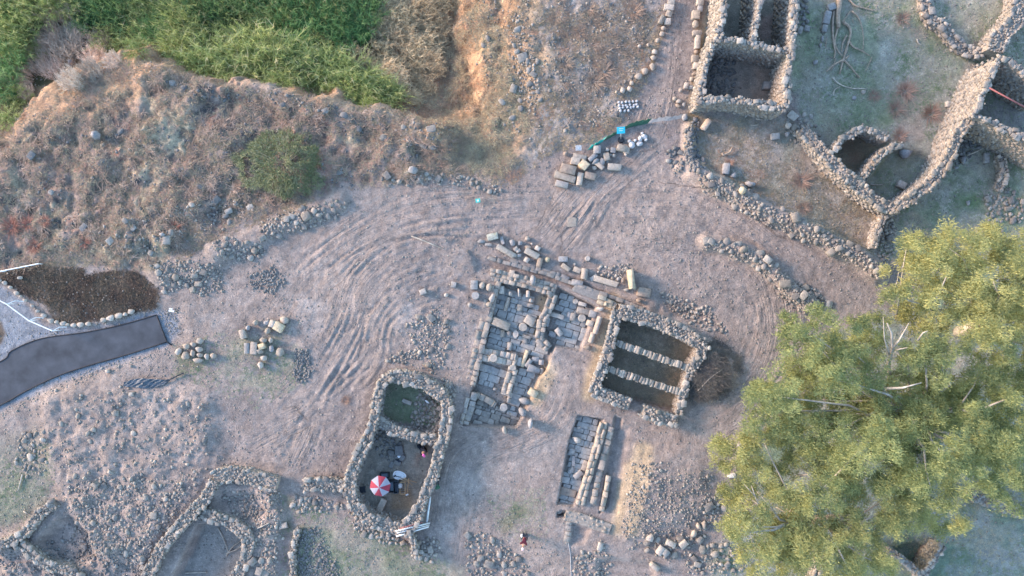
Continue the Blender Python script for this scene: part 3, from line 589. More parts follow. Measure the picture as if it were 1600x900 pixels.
# --- bottom-left enclosures
wall(RW, 'broad loose wall along the top of the bottom-left enclosure', 'wall', [(333, 748), (360, 742), (395, 748), (432, 758)], 1.35, .9, .38)
wall(RW, 'long diagonal wall dropping to the bottom edge left of the dry room', 'wall', [(334, 752), (322, 775), (304, 797), (275, 828), (250, 860), (226, 905), (205, 950)], 1.0, [.9, .9, .9, .9, .9, .8, .8], .40, zbase=-1.4)
wall(RW, 'wall curving over the dry room at the bottom left', 'wall', [(306, 800), (335, 808), (365, 820), (388, 840), (386, 865), (368, 905), (350, 950)], 1.0, .75, .40, zbase=-1.4)
wall(RW, 'narrow upright wall at the bottom beside the dark gravel heap', 'wall', [(466, 828), (459, 850), (457, 880), (460, 940)], .5, .6, .42)
wall(RW, 'tumbled wall running to the left edge at the bottom left', 'wall', [(84, 788), (60, 805), (40, 832), (15, 846), (-30, 860)], .9, [.6, .7, .9, .9, .9], .40)
wall(RW, 'tumbled wall curving down to the bottom edge in the left corner', 'wall', [(28, 850), (55, 872), (75, 886), (110, 895), (140, 925)], .9, .8, .40)
# --- bottom-right room under the tree
wall(RW, 'wall with one arm beneath the tree at the bottom right, left side of the V', 'wall', [(1392, 862), (1415, 878), (1438, 897), (1450, 920)], .6, 1.3, .4)
wall(RW, 'right side of the V of walls beneath the tree at the bottom right', 'wall', [(1473, 852), (1463, 872), (1448, 900)], .55, 1.3, .4)
wall(RW, 'wall end showing between the tree and the right edge', 'wall', [(1520, 776), (1560, 790), (1610, 806)], .8, 1.0, .4)
wall(RW, 'wall end emerging under the tree at the bottom edge', 'wall', [(1292, 872), (1280, 888), (1268, 915)], .7, 1.0, .4)
wall(RW, 'loose curving field wall of two stone rows in the top right meadow', 'wall', [(1445, -30), (1448, 8), (1456, 28), (1474, 42), (1490, 60), (1512, 78), (1540, 84)], 1.05, [.5] * 7, .5, jag=.18)
wall(RW, 'crumbled stone wall below the right-hand tall house', 'wall', [(1566, 244), (1570, 268), (1566, 285), (1560, 296)], .75, .7, .42)

# ------------------------------------------------------------------ excavated ruin
def rowwall(name, label, pts, wd, zt, n, rows, mat=None, col=None, hh=.5, kind='b', zbase=-.9, cat='wall'):
    P, L = resample([(*W(a, b, zt), 0) for a, b in pts], .2); rt = root(name, (P[0, 0], P[0, 1], 0), label, cat)
    T = np.gradient(P[:, :2], axis=0); T /= np.hypot(*T.T)[:, None]
    V, F = [], []
    for i in range(len(P)):
        nn = np.array([-T[i, 1], T[i, 0]]) * (wd / 2 - .05)
        for sg in (1, -1): q = P[i, :2] + nn * sg; V += [(q[0], q[1], zbase), (q[0], q[1], zt - .10)]
        if i: a = (i - 1) * 4; b = i * 4; F += [(a, b, b + 1, a + 1), (a + 1, b + 1, b + 3, a + 3), (a + 3, b + 3, b + 2, a + 2)]
    e = (len(P) - 1) * 4; F += [(0, 1, 3, 2), (e + 2, e + 3, e + 1, e)]
    me = bpy.data.meshes.new('core'); me.from_pydata([Vector(v) - rt.location for v in V], [], F); me.materials.append(M_CORE); link('core', me, rt, rt.location)
    for r in range(rows):
        s = 0; wr = wd / rows
        while s < L - .1:
            ln = min(L / n * rs.uniform(.6, 1.45), L - s); f = min((s + ln / 2) / L, 1) * (len(P) - 1); k = min(int(f), len(P) - 1); nn = np.array([-T[k, 1], T[k, 0]]); o_ = -wd / 2 + wr * (r + .5)
            x, y = P[k, :2] + nn * (o_ + rs.uniform(-.03, .03))
            stone('block', kind, x, y, zt - hh / 2 + rs.uniform(-.09, .05), (ln * .95, wr * rs.uniform(.85, 1.0), hh), math.atan2(T[k, 1], T[k, 0]) + rs.uniform(-.1, .1), mat or M_DR, rt, (rs.uniform(-.04, .04), rs.uniform(-.04, .04)), col); s += ln + .01
    return rt
def paving(name, label, poly, z, su, sv, ang, mat=None, n=0, gap=.03, col=None):
    P = Wa(poly, z); rt = root(name, (P[0, 0], P[0, 1], z), label, 'floor'); c, s = math.cos(ang), math.sin(ang)
    U = P @ np.array([[c, -s], [s, c]]); u0, v0 = U.min(0); u1, v1 = U.max(0); v = v0; k = 0
    while v < v1:
        hv = sv * rs.uniform(.7, 1.35); u = u0 + rs.uniform(-su, 0)
        while u < u1:
            hu = su * rs.uniform(.6, 2.0); cx, cy = u + hu / 2, v + hv / 2; x, y = cx * c - cy * s, cx * s + cy * c
            if sdist(P, np.array([x]), np.array([y]))[0] > .06 and k < 295:
                stone('slab', 'f', x, y, z + rs.uniform(-.02, .025), (hu - gap * rs.uniform(.3, 1.6), hv - gap * rs.uniform(.3, 1.6), .14), ang + rs.uniform(-.05, .05), mat or M_SL, rt, (rs.uniform(-.025, .025), rs.uniform(-.025, .025)), col); k += 1
            u += hu
        v += hv
    return rt
A1 = R(-17)
paving('stone_floor', 'paved floor of the north-west room of the excavated ruin', [(782, 443), (848, 463), (838, 515), (855, 550), (852, 572), (812, 552), (758, 543), (770, 480)], -.70, .62, .5, A1)
paving('stone_floor', 'paved floor of the north-east room of the excavated ruin', [(873, 452), (895, 463), (930, 482), (920, 508), (905, 547), (866, 537), (858, 525), (868, 480)], -.70, .55, .5, A1)
paving('stone_floor', 'paved floor south of the cross wall in the excavated ruin', [(751, 568), (796, 574), (786, 606), (742, 598)], -.70, .55, .45, A1)
paving('stone_floor', 'narrow paved aisle along the east side of the excavated ruin', [(808, 576), (842, 588), (830, 612), (806, 662), (790, 640)], -.70, .55, .45, A1)
paving('stone_floor', 'small cobbled floor at the south end of the excavated ruin', [(746, 626), (778, 634), (808, 650), (806, 666), (738, 662)], -.68, .42, .36, A1, mat=M_ST)
paving('stone_floor', 'irregular paved floor of the narrow trench south of the sunken house', STRIP, -.62, .48, .42, R(-15))
DS = (.92, .88, .84)
rowwall('masonry_wall', 'long west wall of squared blocks in the excavated ruin', [(774, 440), (764, 478), (752, 525), (737, 590), (733, 602)], .95, .08, 16, 2, col=DS)
rowwall('masonry_wall', 'north wall of mixed blocks in the excavated ruin', [(766, 428), (800, 436), (835, 444), (868, 454)], 1.0, .1, 12, 3, col=DS)
rowwall('masonry_wall', 'block cross wall dividing the west rooms of the excavated ruin', [(754, 554), (780, 558), (808, 564)], 1.0, -.12, 7, 2, col=(1.15, 1.12, 1.08))
rowwall('masonry_wall', 'short wall between the paved aisle and the west room of the excavated ruin', [(801, 577), (795, 600), (789, 618)], .8, -.05, 5, 2, col=(1.1, 1.05, .98))
rowwall('masonry_wall', 'middle wall between the two north rooms of the excavated ruin', [(864, 462), (856, 485), (846, 505), (843, 530), (858, 545)], .75, .0, 9, 2, col=DS)
rowwall('masonry_wall', 'lower west wall pieces beside the cobbled floor of the excavated ruin', [(742, 616), (735, 640), (727, 664)], .5, .05, 4, 1, col=(.95, .95, .95))
rowwall('masonry_wall', 'outer slabs left of the cobbled floor of the excavated ruin', [(731, 622), (727, 640), (720, 664)], .32, .1, 3, 1, col=(.95, .95, .95))
rowwall('masonry_wall', 'slanting row of blocks above the cobbled floor of the excavated ruin', [(746, 618), (760, 625), (774, 634)], .5, -.1, 3, 1, col=DS)
rowwall('masonry_wall', 'long straight kerb of slabs above the excavated ruin', [(765, 403), (800, 413), (850, 427), (895, 443), (950, 462), (1010, 484)], .34, .0, 22, 1, col=(.85, .83, .82), hh=.22, zbase=-.5)
rowwall('masonry_wall', 'second row of pale slabs beside the straight kerb above the excavated ruin', [(800, 407), (850, 422), (890, 436)], .4, -.03, 9, 1, col=(.8, .79, .8), hh=.2, zbase=-.5)
rowwall('masonry_wall', 'bright stub of blocks between the excavated ruin and the sunken house', [(936, 468), (950, 473), (962, 480)], .7, .15, 3, 2, col=(1.15, 1.08, .92))
rowwall('masonry_wall', 'left row of blocks along the east side of the narrow trench', [(944, 662), (932, 705), (918, 750), (906, 790)], .62, .15, 12, 2, col=(1.08, 1.0, .9))
rowwall('masonry_wall', 'right row of blocks along the east side of the narrow trench', [(956, 668), (946, 705), (934, 750), (926, 790)], .5, .05, 11, 1, col=DS)
rowwall('masonry_wall', 'outermost short row of blocks beside the narrow trench', [(951, 745), (946, 775), (940, 800)], .4, .15, 4, 1, col=(1.1, 1.02, .93))
rowwall('masonry_wall', 'rough wall of rounded blocks across the foot of the narrow trench', [(884, 806), (905, 810), (930, 820), (954, 828)], .95, .1, 9, 3, col=(.98, .95, .9), kind='s')
rowwall('masonry_wall', 'small blocks going down from the foot of the narrow trench', [(889, 818), (888, 835), (884, 850)], .5, .0, 4, 1, col=(.9, .9, .9))
rowwall('masonry_wall', 'three small blocks in the lower left corner of the narrow trench', [(873, 799), (879, 797), (884, 800)], .4, -.25, 3, 1, col=(1, 1, 1))

# ------------------------------------------------------------------ individually placed blocks
# (px,py,len px,wid px,angle deg clockwise in photo,height m,kind,colour,label)
GR = (.88, .92, .98); WM = (1.08, 1.0, .92); LT = (1.25, 1.2, 1.15); YE = (1.45, 1.3, 1.0); DKc = (.82, .88, .98); BR = (.95, .82, .72)
def blocks(lst, group, cat='stone block', zadd=0, tail=''):
    for (x, y, l, w_, a, h_, k, c, lab) in lst:
        X, Y, z = G(x, y); z += zadd; X, Y = W(x, y, z + h_ / 2)
        nm = {'b': 'stone_block', 's': 'boulder', 'r': 'boulder', 'd': 'column_drum', 'c': 'fallen_column', 't': 'fallen_column', 'f': 'stone_slab'}[k]
        ct = {'column_drum': 'column drum', 'fallen_column': 'column', 'boulder': 'boulder', 'stone_slab': 'slab'}.get(nm, cat)
        o = stone(nm, k, X, Y, z + h_ / 2 - .04, (l * SC, w_ * SC, h_), R(-a), M_DR, None, (rs.uniform(-.06, .06), rs.uniform(-.05, .05)), c); props(o, lab + tail, ct, group)
blocks([(888, 265, 24, 14, 15, .6, 'b', BR, 'biggest brown block at the left end of the heap'), (883, 277, 33, 10, 17, .5, 'b', WM, 'longest narrow block just under the biggest brown one'), (878, 288, 20, 9, 14, .45, 'b', LT, 'pale block at the lowest left corner of the heap'),
        (906, 280, 19, 9, 98, .5, 'b', WM, 'upright-lying block right of the longest narrow one'), (922, 275, 17, 10, 14, .45, 'b', BR, 'brown block at the lower right of the left cluster'), (912, 258, 14, 13, 38, .55, 'b', YE, 'yellowish cube in the middle of the left cluster'),
        (899, 252, 14, 11, 10, .45, 'b', WM, 'squat block above the yellowish cube'), (906, 245, 21, 7, 12, .4, 'b', WM, 'thin bar-shaped block at the top of the left cluster'), (884, 240, 8, 8, 0, .35, 'r', BR, 'lone round boulder left of the heap'),
        (926, 246, 15, 7, -42, .4, 'b', DKc, 'dark slanting block under the netting'), (931, 252, 15, 8, -36, .45, 's', DKc, 'dark rounded stone next to the dark slanting block'), (937, 259, 15, 7, 38, .4, 'b', WM, 'small bar sloping down right in the middle of the heap'), (929, 262, 9, 8, 0, .35, 'r', WM, 'small round stone at the foot of the small bar'),
        (933, 234, 11, 12, 0, .5, 'b', GR, 'grey cube touching the end of the green netting'), (949, 234, 7, 7, 0, .35, 'r', LT, 'pale round stone right of the grey cube'), (948, 245, 9, 12, -15, .4, 'b', WM, 'tapered block under the pale round stone'), (941, 253, 8, 10, 20, .35, 'b', GR, 'grey chunk left of the tapered block'),
        (954, 242, 5, 5, 0, .25, 's', LT, 'tiny white stone left of a paired one'), (959, 243, 6, 7, 20, .3, 's', LT, 'small white stone right of its tiny twin'), (958, 235, 8, 8, 10, .3, 'b', DKc, 'dark small block above the two white stones'), (949, 252, 6, 6, 0, .25, 's', GR, 'little grey stone below the tapered block'),
        (960, 261, 21, 10, 5, .45, 'b', LT, 'pale long block standing apart below the heap'), (972, 232, 16, 10, 14, .45, 'b', WM, 'warm brown block in the right half of the heap'), (979, 235, 9, 9, 10, .4, 'b', WM, 'end piece against the warm brown block'), (978, 241, 6, 7, 0, .3, 's', LT, 'white lump under the warm brown block')],
       'dressed blocks in the heap by the green netting', tail=', by the green netting')
blocks([(770, 370, 17, 10, -12, .5, 'b', (.95, 1.05, 1.0), 'greenish grey block at the left end of the arc'), (752, 377, 12, 7, 8, .3, 's', GR, 'grey stone left of the greenish block'), (763, 382, 10, 4, 0, .2, 'b', LT, 'flat pale strip under the greenish block'), (785, 376, 12, 5, 75, .3, 'b', GR, 'thin upright stone right of the greenish block'),
        (801, 379, 12, 9, 70, .35, 's', GR, 'pointed grey stone above the long column'), (813, 380, 6, 6, 0, .3, 'b', GR, 'small grey cube above the long column'), (824, 373, 9, 8, 40, .35, 's', WM, 'topmost stone of the arc'), (831, 381, 5, 4, 0, .2, 's', LT, 'pebble-sized stone under the topmost one'), (825, 386, 14, 6, 18, .3, 's', BR, 'brown stone above the short column'),
        (840, 388, 8, 7, 30, .35, 'b', LT, 'bright white cube right of the brown stone'), (790, 392, 31, 9, 30, .48, 'c', LT, 'long white fallen column'), (806, 389, 7, 6, -35, .3, 'b', LT, 'white chip at the upper side of the long column'), (810, 392, 7, 5, -30, .3, 'b', LT, 'second white chip beside the long column'), (804, 399, 7, 7, 10, .35, 's', LT, 'white stone at the lower end of the long column'),
        (811, 399, 8, 7, 15, .3, 's', GR, 'grey stone between the two columns'), (831, 396, 24, 10, 28, .5, 'c', LT, 'short thick white fallen column'), (823, 406, 8, 8, 30, .4, 'b', LT, 'white block under the short column'), (843, 410, 14, 8, 105, .45, 'b', BR, 'brown leaning block right of the short column'), (855, 406, 9, 9, 10, .45, 's', YE, 'yellow-white stone right of the brown leaning block'),
        (880, 405, 14, 8, 0, .4, 'b', DKc, 'blue-grey block apart in the middle of the arc'), (884, 418, 15, 7, 35, .4, 'b', WM, 'sloping block under the blue-grey one'), (898, 413, 5, 5, 0, .25, 's', LT, 'little round stone above the tilted grey block'), (902, 422, 12, 8, 22, .4, 'b', WM, 'tilted block left of the wedge'), (913, 428, 17, 10, 95, .5, 'f', WM, 'wedge-shaped block standing up in the arc'),
        (918, 404, 8, 8, 0, .4, 'd', LT, 'lone white drum up on the bare earth'), (928, 434, 12, 7, -32, .35, 'b', GR, 'grey piece right of the wedge'), (935, 425, 4, 4, 0, .2, 's', LT, 'tiny stone above the long slab'), (941, 430, 6, 5, 0, .25, 's', WM, 'small stone at the head of the long slab'), (902, 441, 18, 8, 8, .45, 'b', GR, 'blue-grey block set against the straight kerb'),
        (947, 440, 38, 9, 16, .4, 'b', WM, 'longest slab, pale and pointed, in the arc'), (979, 453, 11, 6, 0, .3, 's', LT, 'white half-round stone under the leaning pillar'), (966, 436, 6, 7, 0, .3, 's', GR, 'grey stone left of the pillar'), (973, 438, 7, 9, 20, .35, 's', BR, 'brown stone left of the pillar'),
        (917, 457, 46, 13, 19, .3, 'f', (.8, .8, .82), 'very large smooth slab in the kerb line at its east end'), (986, 437, 30, 9, 82, 1.0, 'b', YE, 'big upright pillar block casting a shadow'), (1006, 457, 20, 14, 10, .6, 'b', BR, 'large brown block at the right end of the arc'), (998, 470, 9, 7, 10, .3, 's', BR, 'small brown stone under the large brown block'), (894, 347, 15, 15, 0, .12, 'f', WM, 'square flat slab lying alone on the rutted earth')],
       'blocks in the arc above the excavated ruin', tail=', above the excavated ruin')
blocks([(784, 453, 8, 12, 3, .7, 'b', LT, 'white upright block in the corner of the north-west room'), (797, 459, 8, 8, 10, .75, 's', LT, 'pale capital at the head of the leaning shaft'), (792, 475, 22, 6, 107, .5, 'c', WM, 'slim shaft lying below its pale capital'), (811, 457, 13, 4, 88, .6, 'b', LT, 'thin white post near the north wall'),
        (825, 459, 10, 6, 92, .7, 'b', LT, 'stout white post near the north wall'), (830, 469, 8, 8, 0, .6, 's', LT, 'knobbly white stone under the stout post'), (829, 477, 10, 6, 4, .4, 'b', WM, 'brown footing under the knobbly white stone'), (812, 481, 10, 8, 95, .5, 'b', WM, 'squarish block in the middle of the north-west room'), (833, 437, 17, 10, 95, .8, 's', DKc, 'dark blue boulder on the north wall'),
        (800, 429, 8, 14, 5, .4, 'b', WM, 'flat upright slab on the north wall'), (753, 446, 12, 11, 90, .5, 'r', WM, 'round boulder outside the north-west corner, left of its twin'), (764, 449, 14, 10, 95, .55, 'r', WM, 'oval boulder on top of the west wall'), (743, 462, 12, 12, 0, .45, 'd', GR, 'flat round drum outside the west wall'), (741, 445, 11, 14, 0, .4, 'b', GR, 'grey block above the flat round drum'),
        (769, 466, 15, 10, -60, .5, 's', LT, 'white stone on the inner edge of the west wall'), (764, 476, 11, 9, 0, .4, 's', WM, 'brown stone below the white one on the west wall'), (709, 445, 8, 9, 10, .35, 'b', GR, 'lone grey cube on the earth left of the ruin'), (697, 461, 8, 7, 0, .35, 'r', LT, 'lone white boulder far left of the ruin'), (661, 456, 10, 8, -20, .35, 'b', LT, 'bright block alone on the churned earth'), (734, 476, 9, 8, 20, .35, 's', GR, 'grey stone under the flat round drum'),
        (783, 506, 28, 12, 22, .8, 'b', WM, 'big fallen pier across the north-west room'), (817, 511, 13, 13, 0, .6, 'd', WM, 'larger column drum in the north-west room'), (796, 521, 10, 11, 0, .5, 'r', GR, 'grey round stone left of a similar one under the big pier'), (806, 522, 9, 12, 0, .55, 'd', LT, 'white-topped round stone right of its grey twin'), (785, 521, 11, 6, 95, .4, 'b', WM, 'small upright block under the big pier'),
        (828, 501, 16, 13, 32, .6, 'b', WM, 'tilted square block beside the larger drum'), (823, 526, 14, 5, 18, .4, 'b', WM, 'flat bar under the larger drum'), (820, 532, 7, 9, 0, .35, 'b', WM, 'small cube under the flat bar'), (796, 541, 12, 7, 95, .45, 'b', LT, 'pale tongue-shaped block above the cross wall'), (820, 560, 27, 6, -72, .5, 'b', YE, 'long bright sloping post right of the cross wall'),
        (811, 565, 13, 7, 100, .5, 'b', LT, 'pale block left of the long bright post'), (771, 559, 12, 13, 0, .5, 'd', LT, 'half-buried drum in the cross wall'), (801, 574, 11, 9, 0, .6, 'd', LT, 'white drum at the end of the cross wall'), (826, 567, 14, 7, -52, .5, 'b', GR, 'grey bar right of the long bright post'), (837, 561, 12, 7, 5, .4, 'b', GR, 'grey slab at the east end of the ruin'), (846, 566, 8, 8, 5, .45, 'b', LT, 'white cube at the east end of the ruin'),
        (834, 577, 20, 14, 18, .7, 't', GR, 'tapered column base lying at the east end'), (847, 580, 10, 6, 95, .4, 'b', WM, 'small block against the earth bank at the east end'), (851, 502, 15, 14, 15, .5, 'b', GR, 'big grey block on the middle wall'), (861, 480, 18, 9, 105, .5, 's', GR, 'long rounded stone on the middle wall'), (899, 471, 8, 8, 0, .5, 'd', LT, 'small white drum by the kerb in the north-east room'),
        (910, 475, 13, 6, 14, .5, 'b', LT, 'pale bar right of the small white drum'), (911, 486, 20, 9, 15, .5, 'b', WM, 'wide flat block in the north-east room'), (926, 491, 11, 11, 15, .5, 'b', GR, 'grey cube right of the wide flat block'), (938, 483, 13, 7, 8, .45, 's', LT, 'pale stone at the corner by the sunken house'), (870, 493, 23, 7, 18, .5, 'b', LT, 'white bar in the north-east room'), (909, 497, 12, 12, 0, .6, 'd', LT, 'hollow drum with a pale rim in the north-east room'),
        (895, 495, 12, 8, 100, .4, 'b', WM, 'upright brown block left of the hollow drum'), (889, 493, 11, 6, 100, .35, 'b', GR, 'grey block left of the upright brown one'), (922, 505, 11, 9, 15, .5, 'b', WM, 'square block under the grey cube'), (934, 508, 28, 9, 107, .6, 'c', WM, 'pinkish fallen shaft along the east bank'), (925, 528, 16, 9, 107, .55, 'c', WM, 'shorter pinkish shaft under the first'),
        (918, 543, 14, 9, 0, .35, 's', BR, 'brown flat stone under the shorter shaft'), (873, 519, 13, 8, 50, .6, 'b', LT, 'leaning pale block at the west side of the north-east room'), (863, 522, 12, 8, 15, .4, 'b', GR, 'grey block left of the leaning pale one'), (833, 614, 14, 11, 32, .5, 'b', YE, 'pale block with flat top on the south-east bank'), (821, 627, 21, 12, 20, 1.0, 's', DKc, 'upper blue-grey boulder on the south-east bank'),
        (817, 643, 19, 12, 42, 1.0, 's', GR, 'middle blue-grey boulder on the south-east bank'), (829, 661, 18, 9, 95, .9, 's', DKc, 'lowest blue-grey boulder on the south-east bank'), (787, 636, 12, 12, 0, .6, 'd', LT, 'white drum beside the cobbled floor'), (795, 625, 8, 6, 100, .5, 'b', LT, 'white block above the white drum'), (797, 617, 8, 6, 100, .5, 'b', LT, 'second white block above the white drum'), (773, 608, 7, 6, 0, .4, 'r', LT, 'small white stone in the west room'),
        (750, 621, 7, 7, 0, .3, 's', LT, 'white stone at the head of the slanting row'), (788, 672, 8, 14, -15, .5, 's', WM, 'pointed stone below the cobbled floor')],
       'loose stones in the excavated ruin', tail=', in the excavated ruin')
blocks([(901, 687, 17, 10, 30, .7, 's', LT, 'white boulder in the upper part of the narrow trench'), (903, 741, 15, 8, -38, .45, 'b', LT, 'white tilted block in the lower part of the narrow trench'), (892, 735, 16, 8, -48, .45, 's', GR, 'grey block left of the white tilted one in the narrow trench'), (914, 728, 16, 10, 110, .3, 'b', WM, 'brown slab against the right side of the narrow trench'), (896, 720, 16, 5, 92, .4, 'b', GR, 'thin grey post on the left side of the narrow trench'),
        (894, 705, 9, 9, 10, .4, 'b', GR, 'grey cube under the white boulder in the narrow trench'), (888, 769, 26, 12, 15, .3, 'f', BR, 'large plain slab at the foot of the narrow trench'), (904, 668, 7, 6, 0, .3, 's', LT, 'small white stone at the top of the narrow trench')], 'loose stones in the narrow trench')
blocks([(1094, 3, 12, 10, 100, .45, 'b', LT, 'first block at the top of the row right of the dirt road'), (1094, 14, 10, 8, 95, .4, 'b', DKc, 'blue-grey block second from the top right of the dirt road'), (1087, 24, 13, 12, 95, .5, 'b', WM, 'square brown block third from the top right of the dirt road'), (1087, 38, 13, 15, 0, .55, 'r', WM, 'round boulder in the row right of the dirt road'), (1089, 52, 14, 8, -4, .45, 'b', WM, 'block lying crosswise right of the dirt road'),
        (1090, 66, 20, 8, 94, .45, 'b', LT, 'longest block of the row right of the dirt road'), (1088, 81, 9, 7, 0, .3, 's', BR, 'brown stone under the longest block right of the dirt road'), (1086, 92, 11, 11, 0, .4, 'b', WM, 'cube with a dark hollow right of the dirt road'), (1088, 103, 10, 10, 0, .4, 'b', LT, 'pale cube under the hollowed one right of the dirt road'), (1085, 115, 9, 7, -20, .3, 's', BR, 'brown stone below the pale cube right of the dirt road'),
        (1081, 123, 9, 7, 110, .3, 's', WM, 'small stone at the bend right of the dirt road'), (1072, 134, 9, 6, 100, .35, 'b', LT, 'pale stone near the lower end right of the dirt road'), (1064, 141, 8, 7, -20, .3, 's', WM, 'last stone of the row right of the dirt road'), (1080, 136, 11, 7, 0, .3, 's', GR, 'grey stone beside the pale one right of the dirt road'), (1055, 154, 8, 8, 0, .35, 'r', WM, 'leftmost stone of the small knot at the road foot'),
        (1061, 158, 9, 8, 20, .35, 's', LT, 'pale stone in the small knot at the road foot'), (1059, 165, 10, 6, 30, .3, 's', BR, 'lower brown stone in the small knot at the road foot'), (1069, 163, 7, 8, 0, .3, 's', GR, 'rightmost stone of the small knot at the road foot'), (1070, 183, 10, 12, 0, .35, 's', GR, 'grey boulder under the small knot at the road foot')], 'stones edging the right side of the dirt road')
lft = [(1049, 3, 11, 9, 10, 'white'), (1045, 12, 15, 9, 8, 'long pale'), (1045, 22, 9, 9, 20, 'squarish'), (1043, 34, 10, 10, 0, 'bright cubic'), (1034, 31, 13, 8, 115, 'leaning'), (1037, 44, 9, 8, 0, 'brownish'), (1035, 53, 9, 10, 20, 'grey'), (1028, 63, 8, 9, 0, 'dull'), (1013, 70, 6, 6, 0, 'tiny'), (999, 72, 7, 6, 0, 'lone pale'),
       (1023, 81, 11, 9, 10, 'pale round'), (1021, 90, 10, 9, 0, 'blue-grey'), (1020, 104, 11, 14, 0, 'large rounded'), (1008, 111, 12, 12, 0, 'large grey'), (998, 119, 14, 12, -20, 'largest'), (987, 130, 8, 8, 0, 'small round'), (984, 139, 10, 10, 0, 'white round'), (973, 141, 9, 11, 0, 'last pale round'), (963, 144, 5, 5, 0, 'pebble-like')]
blocks([(a, b, c, d_, e, .4, 'b' if i < 5 else 'r', LT if 'pale' in t or 'white' in t or 'bright' in t else WM, t + ' stone in the row edging the left side of the dirt road') for i, (a, b, c, d_, e, t) in enumerate(lft)], 'stones edging the left side of the dirt road')
blocks([(1103, 195, 18, 9, -55, .5, 'b', WM, 'long block with a mossy edge just under the tall top house'), (1134, 264, 17, 10, 98, .5, 'b', GR, 'grey block standing by the pale dead branch'), (1211, 213, 13, 10, -5, .4, 'b', GR, 'blue-grey block right of the yard under the tall top house'), (1232, 196, 11, 11, 0, .5, 'r', LT, 'round white boulder at the corner below the tall top house'), (1230, 210, 8, 10, 0, .4, 's', GR, 'stone under the round white boulder'),
        (1198, 134, 12, 12, 5, .5, 'b', GR, 'pale cube inside the lowest room of the tall top house'), (1160, 297, 14, 12, 60, .6, 's', YE, 'yellowish rock on the rubble bank below the yard'), (1172, 288, 17, 11, 10, .6, 's', DKc, 'dark blue rock on the rubble bank below the yard'), (1146, 274, 11, 9, -20, .45, 's', GR, 'grey rock at the top of the rubble bank below the yard'),
        (1408, 289, 13, 11, 25, .5, 'b', LT, 'square pale block on the floor of the right pen'), (1414, 240, 20, 16, 20, .8, 's', DKc, 'big dark boulder against the right pen'), (1402, 229, 12, 6, 5, .9, 'b', LT, 'pale slab on the end of the dividing wall'), (1274, 97, 9, 8, 0, .35, 's', DKc, 'blue-grey stone in the meadow by the fallen branches'), (1349, 144, 8, 8, 0, .3, 's', WM, 'stone in the meadow under the thin stick'), (1335, 153, 8, 8, 0, .3, 'r', DKc, 'dark round stone in the meadow'),
        (1482, 163, 8, 8, 0, .35, 'b', LT, 'white cube left of the right-hand tall house'), (1512, 117, 11, 9, -50, .35, 's', LT, 'largest stone of the loose line left of the tall house'), (1541, 247, 8, 16, 0, .4, 'b', GR, 'upright slab below the right-hand tall house'), (1505, 250, 9, 14, 0, .5, 's', DKc, 'dark boulder below the broad climbing wall'), (1494, 262, 8, 6, 0, .4, 's', DKc, 'second dark boulder below the broad climbing wall'), (1513, 317, 7, 9, 0, .3, 's', GR, 'lone grey stone on the green grass'),
        (1299, 11, 12, 10, -20, .4, 'b', GR, 'top stone of the short line beside the fallen trunk'), (1292, 28, 20, 10, 105, .4, 'b', GR, 'longest stone of the short line beside the fallen trunk'), (1288, 45, 11, 8, 100, .4, 'b', GR, 'third stone of the short line beside the fallen trunk'), (1285, 60, 11, 5, 95, .3, 's', GR, 'thin stone of the short line beside the fallen trunk'), (1282, 70, 8, 5, 100, .3, 's', GR, 'last stone of the short line beside the fallen trunk'),
        (636, 628, 15, 6, 22, .3, 'b', LT, 'flat white slab on the green floor of the upper parasol-house room'), (681, 619, 10, 8, 0, .4, 'b', WM, 'brownish cube in the upper parasol-house room'), (596, 790, 10, 22, 25, .5, 'b', WM, 'flat pier of stone inside the parasol-house room'), (1175, 680, 17, 9, -15, .6, 'r', WM, 'dark rounded boulder at the edge of the tree, right of the bare earth'),
        (1143, 743, 12, 6, -5, .4, 'b', (1.9, 1.95, 2.0), 'bright white slab at the tip of the tree'), (1023, 885, 15, 8, 38, .5, 'b', LT, 'pale block at the bottom beside the earth cut'), (1016, 841, 14, 12, -15, .5, 's', LT, 'white angular rock at the top of the lower heap'), (1048, 849, 15, 8, 25, .45, 'b', LT, 'white block in the middle of the lower heap'), (1068, 850, 13, 9, -40, .5, 'b', LT, 'pale block at the right of the lower heap'), (1032, 860, 14, 9, -55, .5, 'b', LT, 'pale upright block in the lower heap'), (1040, 863, 10, 9, -50, .5, 'b', GR, 'grey cube beside the pale upright block in the lower heap'),
        (1084, 834, 16, 9, -65, .5, 's', WM, 'leaning slab at the right end of the lower heap'), (1100, 820, 15, 8, 95, .45, 's', WM, 'rounded slab up against the dark hollow near the tree'), (1091, 822, 12, 8, 70, .45, 's', WM, 'rounded slab left of another near the tree'), (645, 265, 16, 13, 20, .6, 's', GR, 'big grey rock at the lip of the gully'), (150, 211, 14, 13, 0, .9, 's', DKc, 'dark jagged rock alone on the brown hillside'),
        (110, 98, 9, 12, 20, .8, 's', GR, 'upper grey rock beside the dry brush by the reeds'), (253, 366, 10, 6, 0, .4, 's', DKc, 'blue stone on the lower hillside'), (31, 434, 9, 6, 0, .35, 'r', LT, 'white stone at the left tip of the dark planting bed'), (205, 616, 6, 6, 0, .3, 'b', LT, 'white cube on the earth under the blue-grey sheeting'), (168, 580, 5, 5, 0, .3, 'b', LT, 'little pale stone below the asphalt path')], 'single stones about the site')
pil = [(279, 549, 13, 11, -45), (291, 541, 12, 10, 0), (302, 538, 11, 9, 0), (312, 533, 13, 11, 0), (290, 556, 15, 14, 0), (301, 552, 9, 12, 0), (311, 546, 13, 10, 10), (312, 555, 12, 8, 10), (309, 563, 18, 9, 0), (323, 557, 9, 11, 0), (333, 556, 11, 10, 0)]
